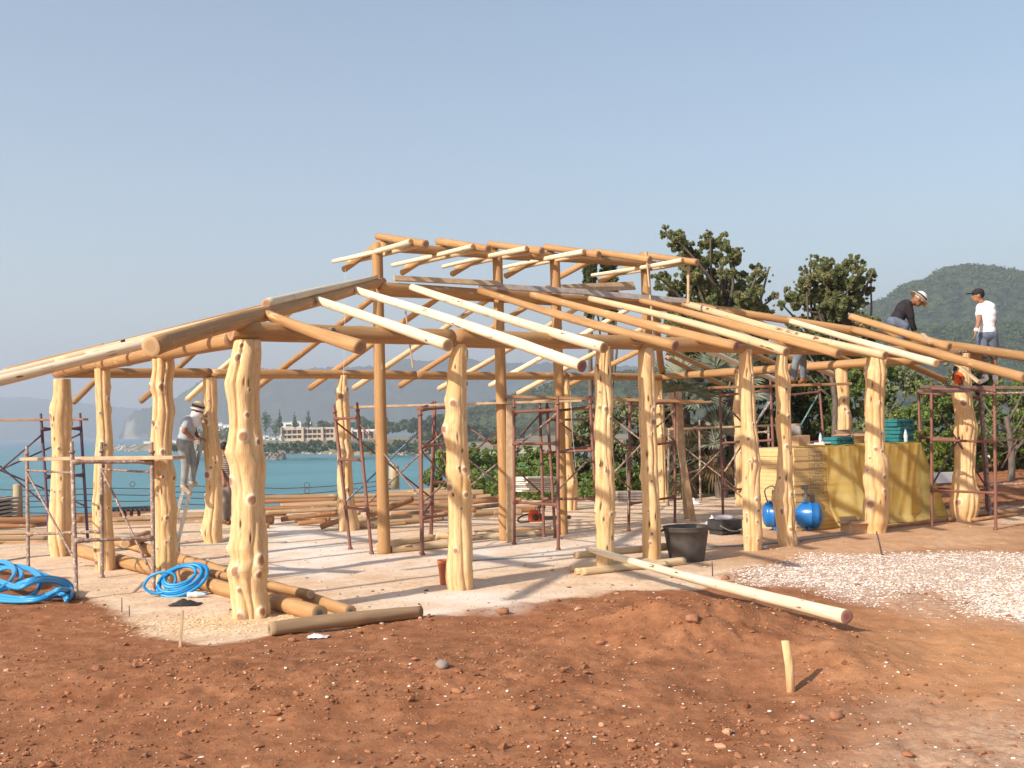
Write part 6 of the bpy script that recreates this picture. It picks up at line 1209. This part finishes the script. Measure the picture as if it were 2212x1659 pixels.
for x in (620,631,642,664,675,685,704,713): hbox(T,'mullion',x,x+1.6,927,950,Yh,1,MHT,-1.0)
hbox(T,'side_wing',725,814,929,934,Yh,12,MHWH,2); hbox(T,'lower_wing',728,812,934,948,Yh,12,MHG,3)
for x in range(735,812,12): hbox(T,'pier',x,x+2,929,949,Yh,2,MHT,.5)
for k,(x0,x1,y0,y1,Y,lb) in enumerate([(604,672,913,924,660,'white flat roofed villa above the left half of the hotel'),(630,650,911,924,655,'small white block on the villa roof line above the hotel'),(470,480,914,932,700,'white tower house left of the thick post'),(482,500,918,934,700,'white house beside the tower house left of the thick post'),(310,388,954,958.5,900,'long low white building on the point behind the left posts'),(560,580,942,949,560,'low white house at the water left of the hotel'),(575,607,945,951,560,'white terrace house beside the hotel'),(740,762,925,931,640,'white roof house right of the hotel')]):
    T=thing('white_house',tuple(at((x0+x1)/2,y1,Y)),lb,'house','white houses on the far shore'); hbox(T,'wall',x0,x1,y0,y1,Y,9,MHWH)
    hbox(T,'window',x0+(x1-x0)*.2,x0+(x1-x0)*.38,y0+(y1-y0)*.35,y0+(y1-y0)*.75,Y,.3,MHG,-.2); hbox(T,'window',x0+(x1-x0)*.6,x0+(x1-x0)*.82,y0+(y1-y0)*.35,y0+(y1-y0)*.75,Y,.3,MHG,-.2); hbox(T,'roof',x0-.5,x1+.5,y0-.8,y0,Y,9.6,MHWH,-.3)
# small white houses on the green hill and in the far scrub
r=np.random.RandomState(3)
for k,(px,py,w) in enumerate([(2033,690,6),(2098,716,9),(2112,719,10),(2122,722,8),(2130,717,7),(2031,718,8),(2058,683,4),(2140,652,6),(2160,689,5),(1975,690,4)]):
    Y=1190; p=at(px,py,Y); T=thing('hill_house',tuple(p),'tiny pale house on the green hill, '+['left of the standing man at head height','leftmost of the cluster behind the standing man','second of the cluster behind the standing man','third of the cluster behind the standing man','last of the cluster behind the standing man','low beside the bending man','just right of the white hat','right of the standing man at shoulder height','right of the standing man at waist height','beside the hands of the bending man'][k],'house','houses on the green hill')
    hbox(T,'wall',px-w/2,px+w/2,py-2,py+1.5,Y-45,5,MHWH); hbox(T,'roof',px-w/2-.4,px+w/2+.4,py-2.6,py-2,Y-45,5.5,MHT)
# woods covering the two green hills
for hn,nn,n_,sz,rad,lb in (('green_hill',3600,90000,1.5,(2.2,4.2),'woods covering the green hill on the right'),('wooded_rise',3000,70000,1.1,(1.6,3.2),'woods covering the low rise behind the bay')):
    ho=bpy.data.objects[hn]; vv=np.empty(len(ho.data.vertices)*3); ho.data.vertices.foreach_get('co',vv); vv=vv.reshape(-1,3)+np.array(ho.location); vv=vv[:420*31]; r=np.random.RandomState(len(hn)); hmx=vv[:,2].max(); pr=np.clip((vv[:,2]-SEA)/(hmx-SEA),.02,1); ii=r.choice(len(vv),nn,p=pr/pr.sum())
    cl=[(vv[i,0]+r.uniform(-4,4),vv[i,1]+r.uniform(-4,4),vv[i,2]+.6,r.uniform(*rad)) for i in ii]
    V,FC,c=leaves(cl,n_,sz,5,.8); o=build('hill_woods',V,FC,ML['far'],None,col=c,smooth=False); tag(o,lb,'woods',kind='stuff')
# ------------------------------------------------------------- loose soil, stones, chips
ICO=np.array([(0,-.526,.851),(0,.526,.851),(0,-.526,-.851),(0,.526,-.851),(.851,0,.526),(-.851,0,.526),(.851,0,-.526),(-.851,0,-.526),(.526,.851,0),(-.526,.851,0),(.526,-.851,0),(-.526,-.851,0)])
IF=np.array([(0,4,1),(0,1,5),(0,5,11),(0,11,10),(0,10,4),(1,4,8),(1,8,9),(1,9,5),(2,3,6),(2,7,3),(2,6,10),(2,10,11),(2,11,7),(3,8,6),(3,9,8),(3,7,9),(4,10,6),(4,6,8),(5,9,7),(5,7,11)])
def scatter(name,XY,S,mat,label,seed,flat=.7,sink=.25,stretch=.3):
    r=np.random.RandomState(seed); n=len(XY); z=Hs(XY[:,0],XY[:,1]); V=ICO[None]*(1+r.uniform(-.28,.28,(n,12,1))); V=V*np.stack([1+r.uniform(-stretch,stretch*2,n),1+r.uniform(-stretch,stretch,n),flat*(1+r.uniform(-.3,.3,n))],1)[:,None,:]
    a=r.rand(n)*6.28; c,s=np.cos(a),np.sin(a); x=V[...,0]*c[:,None]-V[...,1]*s[:,None]; y=V[...,0]*s[:,None]+V[...,1]*c[:,None]; V=np.stack([x,y,V[...,2]],2)*S[:,None,None]
    V=V+np.stack([XY[:,0],XY[:,1],z+S*flat*(1-sink)*.6],1)[:,None,:]; FC=(IF[None]+12*np.arange(n)[:,None,None]).reshape(-1,3)
    t=np.repeat(r.rand(n),12); o=build(name,V.reshape(-1,3),FC,mat,None,col=np.stack([t,t,t],1),smooth=False); tag(o,label,name.replace('_',' '),kind='stuff')
def mat_sc(name,c1,c2,c3=None,th=.93):
    m,t,p=nodes(name); p.inputs['Roughness'].default_value=.95; p.inputs['Specular IOR Level'].default_value=.1; a=attr(t,'Col',0); c=mix(t,a,c1,c2)
    if c3: c=mix(t,ramp(t,a,th,th+.01),c,c3)
    t.links.new(c,p.inputs['Base Color']); return m
r=np.random.RandomState(77)
def rand_px(n,x0,x1,y0,y1,pw=1.0):
    px=r.uniform(x0,x1,n); py=y0+(y1-y0)*r.rand(n)**pw; return np.array([gp(a,b)[:2] for a,b in zip(px,py)])
XY=rand_px(26000,-150,2360,1265,1700); red=1-poly_mask(XY[:,0],XY[:,1],DUST,.1,.30,3,1.9); og=gzone(XY[:,0],XY[:,1]); keep=(r.rand(len(XY))<red*(.12+1.5*np.clip(fbm(XY[:,0],XY[:,1],.8,3,91)+.08,0,1)+.6*np.clip(heap(XY[:,0],XY[:,1])/.3,0,1))*(1-.85*og[:,0])*(1-.5*np.clip(og[:,1],0,1))); XY=XY[keep]
scatter('soil_clods',XY,np.clip(r.lognormal(-5.2,.6,len(XY)),.003,.034),mat_sc('red soil clod',(.25,.10,.05),(.38,.18,.095),(.50,.28,.17),.92),'loose clods of red soil strewn over the foreground',1)
XY=rand_px(1700,-150,2360,1275,1700); red=1-poly_mask(XY[:,0],XY[:,1],DUST,.2,.28,3); XY=XY[r.rand(len(XY))<.25+.5*red]
scatter('white_chips',XY,np.clip(r.lognormal(-5.5,.5,len(XY)),.002,.014),mat_sc('white stone chip',(.70,.60,.50),(.85,.80,.74)),'small white stone chips scattered in the red soil',2,.5)
XY=rand_px(60000,1540,2360,1185,1365); g=poly_mask(XY[:,0],XY[:,1],GRAV,.25,.3,8,1.8); pz_=gzone(XY[:,0],XY[:,1])[:,1]; XY=XY[(r.rand(len(XY))<np.clip(g*1.1,0,1)*(.25+.75*np.clip(1.0+fbm(XY[:,0],XY[:,1],1.1,3,33)*3-np.clip((XY[:,0]-4.6)/3,0,.35),0,1))*.95+.03*pz_)]
scatter('gravel',XY,np.clip(r.lognormal(-4.85,.35,len(XY)),.004,.018),mat_sc('white limestone gravel',(.60,.50,.42),(.88,.83,.77),(.42,.26,.17),.82),'patch of white limestone gravel on the right',3,.45)
XY=rand_px(5200,-100,2300,1120,1400); d=poly_mask(XY[:,0],XY[:,1],DUST,.2,.28,3); XY=XY[r.rand(len(XY))<d*.65]
scatter('ground_litter',XY,np.clip(r.lognormal(-4.95,.5,len(XY)),.003,.025),mat_sc('pebbles and scraps',(.42,.28,.18),(.72,.58,.44),(.12,.08,.06),.9),'pebbles and bits of wood on the dusty floor',4,.5)
cA=base_at(535,v=-BW); XY=cA[None,:2]+r.normal(size=(1500,2))*np.array([.6,.32])+np.array([.1,-.25]); scatter('wood_chips',XY,r.uniform(.006,.016,len(XY)),mat_sc('fresh wood chips',(.60,.40,.20),(.80,.62,.38)),'fresh wood chips around the foot of the thick corner post',5,.3,.1,.6)
def stone(px,py,s,mat,label,seed,name='stone',group='single stones and clods',fl=.7):
    q=np.random.RandomState(seed); c=on(px,py); mb=MB(); V,Fs=ell(np.zeros(3),(RT,np.array([0,1.,0]),ZHAT),12,8); V=np.array(V); f=1+.30*(vnoise(V[:,0]*1.7+seed,V[:,1]*1.7+V[:,2]*1.3,seed)-.5)*2+.1*(vnoise(V[:,0]*5+seed,V[:,1]*5+V[:,2]*4,seed+1)-.5)*2
    V=V*f[:,None]*s*np.array([1.2,1,fl])+c+np.array([0,0,s*fl*.45]); mb.add(V,Fs); tag(mb.build(name,mat,None,True),label,'stone',group)
MST=simple('reddish stone',(.36,.17,.10),(.27,.12,.065),25,.9,None,.4); MSTP=simple('pale stone',(.66,.56,.46),(.5,.38,.28),20,.9,None,.4)
for k,(px,py,s,mt,lb) in enumerate([(1566,1252,.045,MST,'brown stone at the left tip of the white gravel'),(632,1337+48,.035,MST,'red clod at the left end of the grey brown log'),(2408*.864,1452*.864,.03,MSTP,'pale stone on the sandy track at the right'),(1088,1325,.05,MST,'large red clod at the soil edge in the middle'),(1496,1342,.05,MST,'large red clod on the soil heap'),(1808,1795*.864,.04,MST,'angular red clod near the lower middle'),(955,1441,.045,simple('grey stone',(.30,.24,.2)),'flat grey stone in the middle of the red soil'),(1740,1555,.035,MST,'red stone behind the wooden stake to the right'),(1300,1392,.035,MST,'red clod below the heap'),(2010,1098,.07,MSTP,'pale stone at the edge of the soil bank'),(2062,1012,.09,MSTP,'pale stone on the bank left of the bare trunk'),(2085,1009,.08,MSTP,'second pale stone on the bank beside the corner post'),(2140,1010,.09,MSTP,'pale stone on the bank right of the corner post'),(2196,1008,.12,MSTP,'long pale stone on the bank at the right edge')]): stone(px,py,s,mt,lb,k+3)
HZ=.00035
mb=MB(); mb.box((0,4600,240),(17000,9800,505)); 
hm=bpy.data.materials.new('haze air'); hm.use_nodes=True; t=hm.node_tree; t.nodes.clear()
ou=t.nodes.new('ShaderNodeOutputMaterial'); pv=t.nodes.new('ShaderNodeVolumePrincipled'); pv.inputs['Density'].default_value=HZ; pv.inputs['Color'].default_value=(.80,.81,.88,1); pv.inputs['Anisotropy'].default_value=.3
t.links.new(pv.outputs[0],ou.inputs['Volume'])
hz=mb.build('haze',hm); hz['kind']='stuff'; hz.visible_shadow=True
